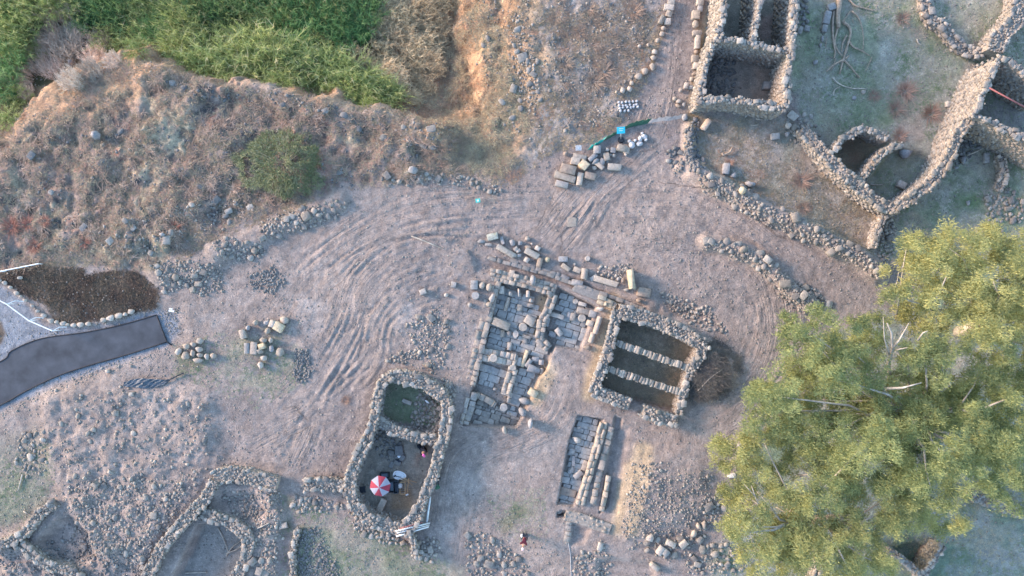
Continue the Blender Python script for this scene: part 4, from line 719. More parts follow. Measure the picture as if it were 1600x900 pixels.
wd_ = ['leftmost', 'upper left', 'upper middle', 'topmost', 'largest rounded', 'small central', 'brownish right', 'pale central', 'lowest, double-lobed', 'greenish right', 'rightmost mossy']
blocks([(a, b, c, d_, e, .5, 'r', WM if i % 3 else LT, wd_[i] + ' boulder in the tight cluster right of the asphalt path end') for i, (a, b, c, d_, e) in enumerate(pil)], 'boulders clustered right of the asphalt path end')
pl2 = [(444, 500, 15, 14, 0, 'r', 'grey round boulder'), (436, 511, 15, 13, 30, 'b', 'yellowish block'), (426, 506, 9, 11, 20, 'b', 'white pointed block'), (417, 504, 12, 8, -10, 's', 'blue-grey flat rock'), (418, 517, 10, 12, 10, 's', 'pale rock'), (380, 522, 14, 9, 75, 'b', 'lone upright block on the left'), (387, 512, 9, 9, 0, 's', 'dark stone'), (399, 504, 9, 9, -30, 's', 'grey-green stone'),
       (411, 532, 13, 10, 5, 's', 'top stone of the middle knot'), (387, 544, 16, 8, 88, 'b', 'dark upright block'), (397, 544, 19, 10, 95, 'b', 'long upright brown block'), (410, 541, 10, 9, -20, 'b', 'yellow-tipped block'), (405, 549, 14, 10, -10, 's', 'wide brown stone'), (423, 532, 8, 10, 0, 's', 'small brown stone'), (424, 545, 9, 11, 0, 's', 'blue stone'), (437, 550, 15, 14, 0, 's', 'large grey flat boulder'), (412, 559, 11, 9, 0, 's', 'bright-edged stone'), (407, 570, 9, 12, -20, 's', 'lowest white stone')]
blocks([(a, b, c, d_, e, .5, k, YE if 'yellow' in t else LT if 'white' in t or 'bright' in t else DKc if 'dark' in t or 'blue' in t else WM, t + ' in the loose heap on the mossy patch') for a, b, c, d_, e, k, t in pl2], 'blocks in the loose heap on the mossy patch')

# ------------------------------------------------------------------ rubble spreads: bigger stones singly, the small ones as one mass
CAND = []
def place_of(label):
    import re
    m_ = re.search(r" (in|on|at|of|under|along|above|between|inside|below|tumbled|fallen|spilled|packed|strewn|filling|spill) ", label); return label[m_.start():] if m_ else ''
def spread(label, poly, nbig, nsmall, size=.42, mat=None, flat=.6, small=(.10, .26), asstuff=None):
    """stones strewn in a polygon of the photo"""
    P = np.array(poly, float); x0, y0 = P.min(0); x1, y1 = P.max(0); mat = mat or M_ST; got = []; tries = 0
    while len(got) < nbig and tries < nbig * 40:
        tries += 1; a, b = rs.uniform(x0, x1), rs.uniform(y0, y1)
        if sdist(P, np.array([a]), np.array([b]))[0] < 0: continue
        sz = size * rs.choice([.6, .7, .8, .9, 1, 1.15, 1.5])
        if any((a - q[0]) ** 2 + (b - q[1]) ** 2 < ((sz + q[2]) * .43 / SC) ** 2 for q in got): continue
        got.append((a, b, sz))
    bulk = []; rec = [label, mat, bulk]
    for a, b, sz in got:
        X, Y, z = G(a, b); it = (X, Y, z + sz * rs.uniform(.02, .16), sz * rs.uniform(.95, 1.3), sz * rs.uniform(.75, 1), sz * flat * rs.uniform(.8, 1.2), rs.random() * 6, rs.uniform(-.3, .3))
        if asstuff is None: CAND.append((sz, it, rec))
        else: bulk.append(it)
    A = rs.uniform; n = nsmall * 3; pa = RNG.uniform(x0, x1, n * 3); pb = RNG.uniform(y0, y1, n * 3); d_ = sdist(P, pa, pb); kp = (d_ > 0) & (RNG.random(n * 3) < .25 + d_ / 12); pa, pb = pa[kp][:nsmall], pb[kp][:nsmall]
    for a, b in zip(pa, pb):
        X, Y, z = G(a, b); sz = small[0] * .75 + (small[1] * 1.15 - small[0] * .75) * A(0, 1) ** 1.7; bulk.append((X, Y, z + sz * A(0, .14), sz * A(.9, 1.5), sz, sz * .7, rs.random() * 6, A(-.3, .3)))
    RECS.append(rec)
RECS = []
def finish_spreads():
    CAND.sort(key=lambda q: -q[0])
    for i, (sz, it, rec) in enumerate(CAND):
        if i < 295:
            o = stone('fieldstone', rs.choice('ssrf'), it[0], it[1], it[2], it[3:6], it[6], rec[1], None, (it[7], 0)); props(o, rec[0] + ((', near its upper end' if it[1] > 5.3 else ', near its middle' if it[1] > 3.6 else ', near its lower end') if 'big rubble bank' in rec[0] else ''), 'stone', 'fieldstones:' + place_of(rec[0]))
        else: rec[2].append(it)
    for label, mat, bulk in RECS: props(joined('rubble_spread', bulk, mat, 's' if len(bulk) < 250 else 'g'), 'small loose rubble' + place_of(label), 'rubble')
sp = spread
sp('grey fieldstone in the long heap along the upper left of the rutted earth', [(408, 375), (405, 350), (440, 330), (480, 325), (520, 312), (548, 318), (520, 345), (470, 362), (430, 372)], 75, 260, .40)
sp('rounded fieldstone in the heap above the dark planting bed', [(325, 385), (350, 370), (400, 378), (420, 395), (380, 410), (350, 405)], 26, 140, .42)
sp('fieldstone in the heap between the planting bed and the bare earth', [(230, 410), (290, 405), (350, 415), (350, 455), (310, 465), (290, 448), (258, 460), (245, 430)], 60, 420, .40)
sp('fieldstone in the big rubble bank below the yard', [(1085, 262), (1120, 278), (1165, 290), (1190, 318), (1230, 330), (1270, 350), (1310, 372), (1350, 392), (1378, 415), (1375, 440), (1345, 420), (1300, 395), (1260, 378), (1220, 360), (1180, 345), (1140, 318), (1100, 300)], 210, 700, .44)
sp('fieldstone in the curved rubble bank on the bare earth above the tree', [(1098, 370), (1150, 380), (1200, 400), (1230, 430), (1280, 455), (1302, 480), (1260, 490), (1230, 478), (1205, 440), (1170, 412), (1100, 385)], 105, 450, .44)
sp('dark stone in the knot at the foot of the dirt road', [(1040, 235), (1062, 228), (1070, 262), (1055, 272), (1040, 262)], 14, 30, .4, mat=M_DK)
sp('dark stone in the strip below the tall top house', [(1070, 205), (1085, 185), (1095, 195), (1088, 230), (1105, 262), (1080, 268), (1068, 245)], 50, 160, .34, mat=M_DK)
sp('tumbled stone inside the lowest room of the tall top house', [(1108, 85), (1125, 82), (1150, 100), (1150, 150), (1100, 155), (1100, 120)], 55, 120, .36, mat=M_DK)
sp('stone in the scatter at the corner below the tall top house', [(1222, 185), (1262, 175), (1285, 210), (1262, 225), (1230, 222)], 22, 50, .4)
sp('dark stone on the back slope between the tall house and the meadow', [(1245, 0), (1262, 0), (1262, 45), (1248, 50)], 18, 30, .4, mat=M_DK)
sp('outer facing stone tumbled down the left of the pens', [(1268, 235), (1280, 232), (1340, 295), (1385, 330), (1375, 342), (1320, 305)], 55, 200, .32)
sp('stone of the loose line left of the right-hand tall house', [(1518, 98), (1535, 92), (1505, 150), (1488, 180), (1480, 170), (1500, 130)], 14, 30, .36)
sp('stone in the crumbled heap above the tree at the right edge', [(1540, 305), (1575, 295), (1600, 310), (1598, 350), (1570, 345), (1562, 375), (1542, 360)], 42, 100, .40)
sp('dark stone under the broad climbing wall', [(1497, 215), (1512, 205), (1530, 230), (1500, 262), (1488, 258)], 24, 60, .36, mat=M_DK)
sp('stone in the tumble between the rubble bank and the tree', [(1372, 400), (1385, 335), (1400, 350), (1395, 400), (1378, 425)], 34, 80, .36)
sp('small gravelly stone in the left dark gravel heap on the bare earth', [(385, 430), (430, 415), (448, 440), (430, 460), (395, 455)], 8, 260, .26, mat=M_DK)
sp('small gravelly stone in the round dark gravel heap', [(458, 545), (480, 545), (490, 580), (475, 600), (455, 592)], 10, 330, .24, mat=M_DK)
sp('stone in the patch of rubble left of the excavated ruin', [(630, 510), (680, 480), (705, 500), (700, 560), (680, 590), (660, 570), (640, 540)], 26, 330, .36)
sp('stone in the small knots above the parasol house', [(605, 555), (660, 545), (660, 560), (630, 568), (605, 565)], 12, 60, .38)
sp('stone in the spill right of the parasol-house upper wall', [(690, 590), (712, 600), (710, 625), (698, 640)], 18, 80, .34)
sp('stone fallen inside the upper parasol-house room', [(655, 610), (688, 622), (690, 668), (668, 680), (640, 672), (645, 640)], 70, 160, .36)
sp('stone on the floor at the left of the parasol room', [(588, 672), (612, 676), (632, 700), (628, 728), (608, 725), (585, 700)], 26, 40, .44, mat=M_DK)
sp('stone in the rubble skirt under the parasol house', [(545, 800), (570, 812), (620, 838), (640, 850), (600, 850), (550, 825)], 34, 140, .34)
sp('stone in the heap at the foot of the wall stub', [(650, 845), (680, 835), (690, 860), (675, 880), (652, 870)], 22, 60, .38)
sp('stone in the rubble heap at the bottom edge left of centre', [(725, 835), (750, 832), (790, 850), (840, 900), (830, 930), (735, 930), (728, 870)], 85, 300, .38)
sp('large stone in the heap at the left edge', [(20, 680), (60, 665), (85, 680), (70, 740), (40, 745), (22, 720)], 20, 120, .44)
sp('stone on the rubble slope at the bottom left', [(90, 620), (200, 600), (330, 620), (330, 720), (290, 800), (230, 880), (110, 860), (90, 740)], 70, 650, .30, small=(.10, .30))
sp('stone packed in the lower rubble slope at the bottom left', [(110, 745), (290, 745), (285, 800), (225, 890), (120, 880)], 130, 900, .34, mat=M_ST)
sp('dark rubble filling the bottom left corner', [(0, 860), (60, 850), (150, 830), (240, 850), (220, 920), (0, 920)], 110, 700, .34, asstuff=1, mat=M_DK)
sp('stone spilled inside the bottom-left enclosure', [(340, 765), (440, 765), (445, 830), (430, 905), (395, 905), (395, 830), (360, 800)], 115, 500, .36)
sp('dark gravel in the heap beside the narrow upright wall', [(462, 830), (500, 815), (515, 860), (540, 900), (530, 940), (462, 940)], 40, 900, .28, asstuff=1, mat=M_DK)
sp('stone in the scatter under the left wall stub', [(455, 775), (500, 775), (540, 790), (520, 805), (460, 800)], 20, 90, .36)
sp('stone on the gravel mound right of the narrow trench', [(985, 720), (1010, 715), (1060, 730), (1115, 740), (1120, 790), (1060, 830), (985, 860), (968, 830), (980, 770)], 40, 900, .28, small=(.08, .22))
sp('stone in the lower heap near the tree', [(1000, 832), (1060, 828), (1120, 765), (1135, 760), (1135, 800), (1090, 850), (1050, 880), (1010, 860)], 70, 200, .42)
sp('stone in the dark hollow at the bottom near the tree', [(1060, 870), (1100, 845), (1160, 850), (1170, 890), (1100, 900), (1075, 895)], 36, 120, .42)
sp('stone in the strip at the bottom beside the cord', [(890, 870), (940, 850), (960, 870), (945, 920), (900, 910)], 26, 120, .34)
sp('brown stone under the edge of the tree right of the bare earth', [(1150, 680), (1185, 665), (1188, 690), (1155, 700)], 10, 16, .44)
sp('stone on the earth bank behind the sunken house', [(1030, 455), (1110, 480), (1140, 520), (1100, 520), (1040, 480)], 14, 200, .34)
sp('pale rock at the lip of the gully', [(590, 275), (700, 270), (790, 292), (780, 305), (700, 290), (600, 290)], 26, 120, .42)
sp('grey rock in the line down the east slope of the gully', [(795, 20), (830, 40), (850, 150), (830, 190), (800, 140), (800, 80)], 34, 260, .44, mat=M_ST)
sp('rock on the slope at the top of the gully', [(740, 0), (830, 0), (860, 120), (840, 230), (780, 200), (745, 100)], 22, 260, .36)
sp('dark rock on the brown hillside', [(30, 220), (500, 170), (690, 230), (560, 290), (400, 320), (250, 390), (100, 390), (10, 330)], 34, 700, .36, mat=M_DK, flat=.4)
sp('pale stone along the lower hillside', [(130, 360), (330, 310), (410, 310), (400, 340), (300, 380), (220, 400)], 30, 400, .36)
sp('rock on the broken edge above the reeds', [(220, 120), (340, 135), (480, 150), (560, 180), (700, 195), (710, 240), (640, 230), (500, 180), (300, 150)], 40, 300, .42, mat=M_DK, flat=.5)
sp('rubble strewn over the slope left of the dirt road', [(860, 0), (1030, 0), (1000, 110), (960, 200), (880, 210), (850, 120)], 30, 700, .32, asstuff=1)
sp('gravel stone along the lower side of the asphalt path', [(0, 640), (60, 612), (130, 580), (200, 562), (262, 542), (275, 552), (180, 580), (90, 612), (0, 655)], 6, 320, .22, small=(.05, .14))
sp('gravel stone between the planting bed and the asphalt path', [(60, 520), (130, 508), (240, 485), (280, 480), (290, 520), (262, 530), (248, 488), (140, 512), (70, 528)], 5, 320, .2, small=(.05, .13))
sp('stone at the foot of the arc of blocks', [(930, 415), (985, 410), (985, 435), (950, 440)], 8, 80, .26)
finish_spreads()
# pebbles on the bare earth
peb = []
while len(peb) < 16000:
    a, b = rs.uniform(-20, 1620), rs.uniform(-20, 920); x, y = W(a, b)
    if rs.random() > .25 + 1.2 * float(vn(np.array(x), np.array(y), 3.5, 201)) ** 2: continue
    s_ = rs.choice([.07, .08, .1, .12, .16]); peb.append((x, y, float(hz(x, y)) + s_ * .1, s_ * 1.2, s_, s_ * .6, rs.random() * 6, 0))
props(joined('pebbles', peb, M_ST, 'g'), 'small pebbles strewn over the bare earth', 'pebbles')
# edging stones of the planting bed
eg = root('stone_edging', (*W(80, 500), .1), 'curved row of pale stones edging the dark planting bed', 'stone edging')
for i, (a, b, c) in enumerate([(-12, 436, 9), (0, 438, 9), (9, 442, 8), (18, 449, 7), (27, 458, 9), (34, 463, 5), (41, 469, 6), (52, 478, 6), (60, 486, 7), (70, 493, 9), (81, 501, 10), (90, 503, 7), (100, 505, 9), (107, 507, 6), (116, 508, 9), (127, 507, 11), (139, 506, 9), (163, 500, 10), (174, 497, 12), (187, 493, 12), (197, 491, 7), (206, 487, 11)]):
    X, Y, z = G(a, b); stone('edging_stone', 'r' if i % 2 else 's', X, Y, z + .1, (c * SC * 1.15, c * SC * .85, .32), math.atan2(.3, 1) * (-1 if i < 12 else .6), M_DR, eg, (0, 0), LT)

# ------------------------------------------------------------------ blades, tufts, leaves
def blades(bases, dirs, lens, wds, tint, droop=.25, segs=2):
    """thin bent strips; all arrays (n,3)/(n,)"""
    n = len(bases); dirs = dirs / np.linalg.norm(dirs, axis=1)[:, None]; up = np.array([0, 0, 1.0]); side = np.cross(dirs, up); side /= np.linalg.norm(side, axis=1)[:, None] + 1e-6
    rows = []
    for k in range(segs + 1):
        t = k / segs; c = bases + dirs * (lens * t)[:, None]; c[:, 2] -= droop * lens * t * t; wv = side * (wds * (1 - t * .85) / 2)[:, None]; rows += [c - wv, c + wv]
    V = np.stack(rows, 1).reshape(-1, 3); m_ = 2 * (segs + 1); F = []
    b = np.arange(n) * m_
    for k in range(segs): F.append(np.stack([b + 2 * k, b + 2 * k + 1, b + 2 * k + 3, b + 2 * k + 2], 1))
    return V, np.concatenate(F), np.repeat(tint, m_)
def tuft_mesh(name, n, mat, R_=.5, up=.8, ln=(.4, .9), wd=.03, lean=(0, 0), droop=.2, seed=1, spreadk=1.0, core=.35):
    g = np.random.default_rng(seed); a = g.uniform(0, 6.283, n); r = np.sqrt(g.random(n)) * R_ * core; base = np.stack([r * np.cos(a), r * np.sin(a), np.zeros(n)], 1)
    dr = np.stack([np.cos(a) * g.uniform(.1, 1, n) * spreadk + lean[0], np.sin(a) * g.uniform(.1, 1, n) * spreadk + lean[1], g.uniform(.3, 1, n) * up], 1) + g.normal(0, .15, (n, 3))
    return mesh_np(name, *blades(base, dr, g.uniform(*ln, n), np.full(n, wd) * g.uniform(.6, 1.3, n), np.array([0]))[:2], mat, np.repeat(g.random(n), 6))
def reed_mesh(name, mat, lean, seed, ns=130, hgt=2.6, R_=.9):
    g = np.random.default_rng(seed); a = g.uniform(0, 6.283, ns); r = np.sqrt(g.random(ns)) * R_; base = np.stack([r * np.cos(a), r * np.sin(a), np.full(ns, -.2)], 1)
    dr = np.stack([lean[0] + np.cos(a) * r * .55, lean[1] + np.sin(a) * r * .55, np.full(ns, 1.0)], 1) + g.normal(0, .13, (ns, 3)); L = hgt * g.uniform(.6, 1.1, ns); tn = g.random(ns)
    Vs, Fs, Ts = blades(base, dr, L, np.full(ns, .03), tn * .6, .22, 3); dn = dr / np.linalg.norm(dr, axis=1)[:, None]
    B, D, LL, TT = [], [], [], []
    for k in range(13):
        t = g.uniform(.25, 1, ns); p = base + dn * (L * t)[:, None]; p[:, 2] -= .22 * L * t * t; B.append(p); D.append(dn * .7 + g.normal(0, .45, (ns, 3)) + [0, 0, .15]); LL.append(g.uniform(.3, .75, ns)); TT.append(np.clip(tn * .5 + t * .45 + g.normal(0, .1, ns), 0, 1))
    v2, f2, t2 = blades(np.concatenate(B), np.concatenate(D), np.concatenate(LL), g.uniform(.022, .042, ns * 13), np.concatenate(TT), .35, 2)
    V = np.concatenate([Vs, v2]); F = np.concatenate([Fs, f2 + len(Vs)]); return mesh_np(name, V, F, mat, np.concatenate([Ts, t2]))
def inst(name, me, x, y, z, s, rz, label, cat, group=None, color=None, sz=None):
    o = link(name, me, None, (x, y, z)); o.scale = (s, s, sz or s); o.rotation_euler = (0, 0, rz)
    if color: o.color = (*color, 1)
    return props(o, label, cat, group)
RD = {k: [reed_mesh('reed_' + k, m_, ln, 5 + i, ns, h_) for i in range(3)] for k, m_, ln, ns, h_ in (('g', M_REED, (.25, -.35), 130, 2.5), ('d', M_REEDD, (.2, .25), 140, 2.6), ('t', M_TAN, (.75, -.1), 110, 1.9), ('p', M_PTW, (-.7, .75), 120, 1.7))}
# (px, py, scale, kind, turn)
reeds = [(20, 20, 1.2, 'g'), (10, 60, 1.1, 'g'), (45, 45, 1.0, 'g'), (15, 100, 1.1, 'd'), (5, 140, 1.0, 'd'), (30, 150, .8, 'g'), (12, 185, .9, 'g'), (40, 80, .8, 'g'), (70, 15, 1.1, 'g'), (110, 5, 1.0, 'g'), (150, 0, 1.0, 'd'), (150, 35, 1.1, 'd'), (185, 20, 1.2, 'd'), (170, 60, .8, 'g'), (215, 40, 1.2, 'd'), (215, 75, .9, 'g'),
         (240, 10, 1.2, 'g'), (250, 60, .9, 'd'), (275, 85, .9, 'g'), (285, 35, 1.2, 'g'), (300, 60, 1.2, 'g'), (300, 100, .9, 'g'), (330, 15, 1.2, 'd'), (340, 60, 1.1, 'g'), (345, 105, 1.0, 'g'), (370, 30, 1.1, 'g'), (385, 70, 1.1, 'g'), (375, 110, 1.0, 'g'), (400, 0, 1.2, 'g'), (420, 35, 1.1, 'd'), (410, 90, 1.1, 'g'), (405, 120, .9, 'g'),
         (450, 10, 1.2, 'g'), (455, 60, 1.1, 'd'), (445, 105, 1.1, 'g'), (440, 130, .8, 'g'), (480, 30, 1.2, 'd'), (490, 80, 1.0, 'g'), (480, 115, 1.0, 'g'), (510, 10, 1.2, 'g'), (525, 50, 1.1, 'd'), (520, 95, .9, 'g'), (520, 125, .9, 'g'), (545, 25, 1.1, 'g'), (555, 65, 1.0, 'd'), (550, 115, .9, 'g'), (555, 140, .9, 'g'), (580, 130, .9, 'g'), (590, 155, .8, 'g'), (610, 145, .7, 'g'), (575, 165, .6, 'g'),
         (560, 90, .9, 't'), (585, 20, 1.2, 't'), (590, 50, 1.1, 't'), (590, 85, 1.0, 't'), (605, 110, .9, 't'), (625, 30, 1.0, 't'), (625, 70, 1.0, 't'), (635, 105, .8, 't'), (610, 5, 1.1, 't'), (645, 130, .7, 't'), (540, 80, .7, 't'), (600, 130, 1.0, 't'), (570, 105, .8, 't'), (640, 55, 1.2, 't'), (650, 85, 1.1, 't'), (655, 20, 1.1, 't'), (675, 5, .9, 't'), (680, 40, .8, 't'), (675, 75, .8, 't'), (670, 110, .7, 't'), (665, 140, .6, 't'), (640, 155, .6, 't'), (655, 110, .9, 't'), (560, 10, .9, 't'), (425, 70, .6, 't'), (500, 60, .6, 't'), (340, 40, .5, 'p'),
         (95, 35, 1.1, 'p'), (120, 25, 1.0, 'p'), (95, 65, 1.1, 'p'), (130, 60, 1.0, 'p'), (70, 80, .9, 'p'), (110, 90, 1.1, 'p'), (145, 95, .9, 'p'), (60, 105, .9, 'p'), (85, 115, .9, 'p'), (45, 125, .9, 'p'), (40, 150, .7, 'p'), (160, 75, .8, 'p'), (150, 120, .8, 'p'), (120, 130, .8, 'p'), (370, 60, .5, 'p'), (185, 100, .7, 'p')]
RL = {'g': ('clump of tall green reeds growing in the gully', 'reeds'), 'd': ('clump of darker green reeds deep in the gully', 'reeds'), 't': ('dry straw-coloured reeds right in the gully', 'reeds'), 'p': ('bare grey-pink brush on the gully rim', 'brush')}
def reedlab(lb, a, b):
    return lb + ', ' + ('at the left edge' if a < 90 else 'behind the grey-pink brush' if a < 200 else 'left part of the bed' if a < 330 else 'middle of the bed' if a < 450 else 'toward its right end' if a < 540 else 'at its far right end') + (', top' if b < 40 else '')
for i, (a, b, s_, k) in enumerate(reeds):
    X, Y, z = G(a, b); lb, ct = RL[k]; lb = reedlab(lb, a, b); inst({'g': 'reed_clump', 'd': 'reed_clump', 't': 'dry_reed_clump', 'p': 'dry_brush'}[k], RD[k][i % 3], X, Y, z, s_ * rs.uniform(.75, 1.1), rs.uniform(-.7, .7), lb, ct, lb + 's', (rs.uniform(.7, 1.25) * (1.1 if k == 't' else 1.12),) * 3, s_ * rs.uniform(.7, 1.35))
for i, (a, b, s_) in enumerate([(335, 95, 1.5), (365, 100, 1.3), (400, 95, 1.7), (440, 100, 1.6), (475, 105, 1.4), (515, 115, 1.5), (550, 130, 1.4), (585, 145, 1.3), (280, 80, 1.2), (232, 55, 1.1)]):
    X, Y, z = G(a, b); inst('reed_clump', RD['g'][i % 3], X, Y, z, s_, rs.uniform(-.5, .5), ['tallest pale green reed clump', 'big yellow-green reed clump', 'broad feathery reed clump'][i % 3] + ', number %s from the left along the front of the bed' % ['three', 'four', 'five', 'six', 'seven', 'eight', 'nine', 'ten', 'two', 'one'][i], 'reeds', 'front row of reed clumps', (1.3, 1.25, 1.3), s_ * rs.uniform(.7, 1.1))
for i in range(90):                                  # the same reed bed out to the frame edge and past it
    a, b = rs.uniform(-120, 600), rs.uniform(-160, 60)
    if a > 40 and a < 180 and b > 0: continue
    X, Y, z = G(a, b); k = 'd' if rs.random() < .5 else 'g'
    if a > 570: k = 't'
    lb, ct = RL[k]; lb = reedlab(lb, a, b); inst('reed_clump', RD[k][i % 3], X, Y, z, rs.uniform(.8, 1.2), rs.uniform(-1, 1), lb, ct, lb + 's', (rs.uniform(.7, 1.25),) * 3, rs.uniform(.7, 1.3))
# big round bush
def bush(name, px, py, rad, hgt, n, mat, label, cat, seed, twigs=True, group=None):
    X, Y, z = G(px, py); g = np.random.default_rng(seed); rt = root(name, (X, Y, z), label, cat, group)
    cl = n // 14; a = g.uniform(0, 6.283, cl); ph = g.random(cl) ** .6; rr = rad * np.sqrt(g.random(cl)) * (1 + .10 * np.sin(a * 3 + seed) + .09 * np.sin(a * 7) + .07 * np.sin(a * 13 + 1)); ph = 1 - np.sqrt(np.clip(1 - (rr / rad) ** 2, .02, 1)) * g.uniform(.75, 1, cl)
    c = np.stack([rr * np.cos(a) * 1.04, rr * np.sin(a) * .80, hgt * (1 - ph) * (1 + 1.1 * fbm(rr * np.cos(a), rr * np.sin(a), 1.3, 3, seed)) + .1], 1); c = c[fbm(c[:, 0], c[:, 1], .9, 2, seed + 9) > -.26]; cl = len(c)
    B = np.repeat(c, 14, 0) + g.normal(0, .12, (cl * 14, 3)); D = B / (np.linalg.norm(B, axis=1)[:, None] + .01) + g.normal(0, .6, B.shape); T = np.clip(np.repeat(g.random(cl), 14) * .7 + g.random(cl * 14) * .3, 0, 1)
    V, F, T = blades(B, D, g.uniform(.12, .30, len(B)), g.uniform(.03, .06, len(B)), T, .1, 2); link('foliage', mesh_np('foliage', V, F, mat, T), rt, rt.location)
    V, F, T = blades(np.zeros((60, 3)), np.stack([g.normal(0, 1, 60), g.normal(0, 1, 60), g.uniform(.4, 1.2, 60)], 1), g.uniform(.7, 1.0, 60) * rad, np.full(60, .05), g.random(60), 0, 2); link('stems', mesh_np('stems', V, F, M_PTW, T), rt, rt.location); return rt
bush('round_bush', 443, 257, 3.1, 1.5, 13000, M_BUSH, 'large round olive green bush alone on the brown hillside', 'bush', 4)
TW = [tuft_mesh('twig_%d' % i, 170, M_BRS, .6, .55, (.35, .95), .035, seed=30 + i, core=.5) for i in range(3)]
br = [(883, 100, 1.0, 'rust-brown shrub on the slope left of the dirt road, lower left of four'), (905, 50, .8, 'small brown shrub high on the slope left of the dirt road'), (942, 112, 1.1, 'brown shrub on the slope nearest the row of road stones'), (928, 128, 1.2, 'widest brown shrub on the slope left of the dirt road'), (990, 18, 1.0, 'brown shrub at the top left of the dirt road'), (920, 15, .9, 'brown shrub at the top edge left of the dirt road'), (945, 80, .8, 'small brown shrub just above the widest one'), (868, 30, .7, 'small brown shrub on the upper slope'),
      (1252, 283, 1.0, 'spiky pink-brown shrub in the yard left of the pens'), (1415, 143, 1.1, 'pink-brown shrub in the middle of the meadow'), (1455, 178, 1.1, 'pink-brown shrub near the foot of the tall right house'), (1400, 170, .9, 'pale brown shrub above the pens'), (1410, 30, .8, 'pale brown shrub at the top of the meadow'), (1365, 150, .7, 'faded shrub left in the meadow'), (1255, 325, .7, 'small rusty shrub against the rubble bank'), (1405, 212, .8, 'dry shrub touching the top of the pens'),
      (18, 355, 1.0, 'red-brown shrub at the left edge'), (45, 350, .8, 'second red-brown shrub near the left edge'), (55, 385, .8, 'lowest red-brown shrub on the left hillside'), (70, 345, .6, 'smallest red-brown shrub on the left hillside'), (130, 378, .7, 'dark red shrub above the planting bed'), (272, 355, .7, 'dark red shrub on the lower hillside'), (540, 625, .5, 'orange dry weed beside the parasol house wall'), (1140, 255, .5, 'dry weed beside the pale dead branch')]
for i, (a, b, s_, lb) in enumerate(br):
    X, Y, z = G(a, b); inst('dry_shrub', TW[i % 3], X, Y, z, s_ * 1.15, rs.random() * 6, lb, 'shrub', 'dry brown shrubs', (1.0, .62, .6) if 'red' in lb else (1, 1, 1) if i < 8 else (1.05, .95, .95))
# low vegetation as ground cover, one mass per area
def cover(name, polys, n, mat, label, hgt=(.12, .4), per=9, wd=.035, maskf=None, flat=.7):
    g = np.random.default_rng(len(label)); P = Wa(polys); lo, hi = P.min(0), P.max(0); x = g.uniform(lo[0], hi[0], n * 4); y = g.uniform(lo[1], hi[1], n * 4); m_ = sdist(P, x, y) > 0; dn = fbm(x, y, 2.0, 3, 140); m_ &= dn + g.uniform(-.2, .25, len(x)) > -.02
    x, y, dn = x[m_][:n], y[m_][:n], dn[m_][:n]; n = len(x); z = hz(x, y); s_ = g.uniform(*hgt, n); tt = np.clip(.5 + fbm(x, y, 1.2, 3, 150) * 2.2 + g.normal(0, .12, n), 0, 1)
    B = np.repeat(np.stack([x, y, z], 1), per, 0); B[:, :2] += g.normal(0, 1, (n * per, 2)) * np.repeat(s_, per)[:, None] * .35; D = np.stack([g.normal(0, 1, n * per), g.normal(0, 1, n * per), g.uniform(.2, 1.1, n * per) * flat], 1)
    V, F, T = blades(B, D, np.repeat(s_, per) * g.uniform(.6, 1.3, n * per), g.uniform(.6, 1.4, n * per) * wd, np.clip(np.repeat(tt, per) + g.normal(0, .08, n * per), 0, 1), .2, 1)
    return props(link(name, mesh_np(name, V, F, mat, T)), label, 'ground cover', None, 'stuff')
cover('dry_scrub', [(-60, 180), (60, 150), (150, 90), (260, 105), (420, 145), (560, 165), (720, 190), (730, 270), (600, 290), (520, 300), (440, 345), (340, 375), (270, 425), (150, 415), (-60, 430)], 12500, M_TUFT, 'low dry scrub matting the brown hillside', (.12, .38))
cover('dry_scrub', [(740, -60), (1040, -60), (1035, 60), (1010, 130), (985, 185), (930, 220), (860, 240), (800, 290), (740, 290), (640, 190), (650, 60)], 9000, M_TUFT, 'low dry scrub on the slope left of the dirt road', (.10, .3))
cover('meadow_grass', [(1240, -60), (1680, -60), (1680, 400), (1400, 420), (1370, 390), (1395, 330), (1300, 250), (1250, 190)], 14000, M_GRN, 'short green and straw grass of the meadow around the pens', (.08, .22), 7, .03)
cover('meadow_grass', [(1085, 185), (1235, 180), (1290, 250), (1380, 330), (1360, 395), (1240, 345), (1170, 300), (1090, 262)], 3500, M_TUFT, 'dry grass in the yard under the tall top house', (.08, .22), 7, .03)
cover('meadow_grass', [(1100, 860), (1250, 820), (1480, 760), (1700, 600), (1700, 960), (1100, 960)], 7000, M_GRN, 'grass under and below the trees at the bottom right', (.08, .25), 7, .03)
cover('meadow_grass', [(440, 770), (560, 815), (700, 880), (690, 940), (440, 940)], 2500, M_GRN, 'thin grass at the bottom below the parasol house', (.06, .18), 7, .03)
cover('weeds', [(340, 520), (470, 500), (480, 600), (400, 640), (335, 610), (270, 590), (270, 540)], 1300, M_GRN, 'green weeds around the loose boulders on the bare earth', (.06, .16), 6, .03)
cover('weeds', [(760, 770), (850, 760), (860, 850), (780, 850)], 600, M_GRN, 'green weeds on the earth above the stooping person', (.05, .14), 6, .03)
cover('weeds', [(0, 700), (90, 690), (90, 790), (0, 850)], 900, M_GRN, 'green weeds at the left edge near the bottom', (.05, .16), 6, .03)
cover('dark_plants', bed, 2800, M_SOILP, 'mat of dark brown plants covering the planting bed', (.08, .3), 9, .05)
cover('floor_weeds', [(975, 492), (1098, 536), (1084, 566), (1060, 645), (936, 612)], 2200, M_TUFT, 'weeds on the floor of the sunken house', (.08, .22), 7, .03)
cover('floor_weeds', [(600, 600), (640, 596), (688, 625), (680, 670), (600, 655)], 700, M_GRN, 'green weeds on the floor of the upper parasol-house room', (.08, .22), 7, .03)
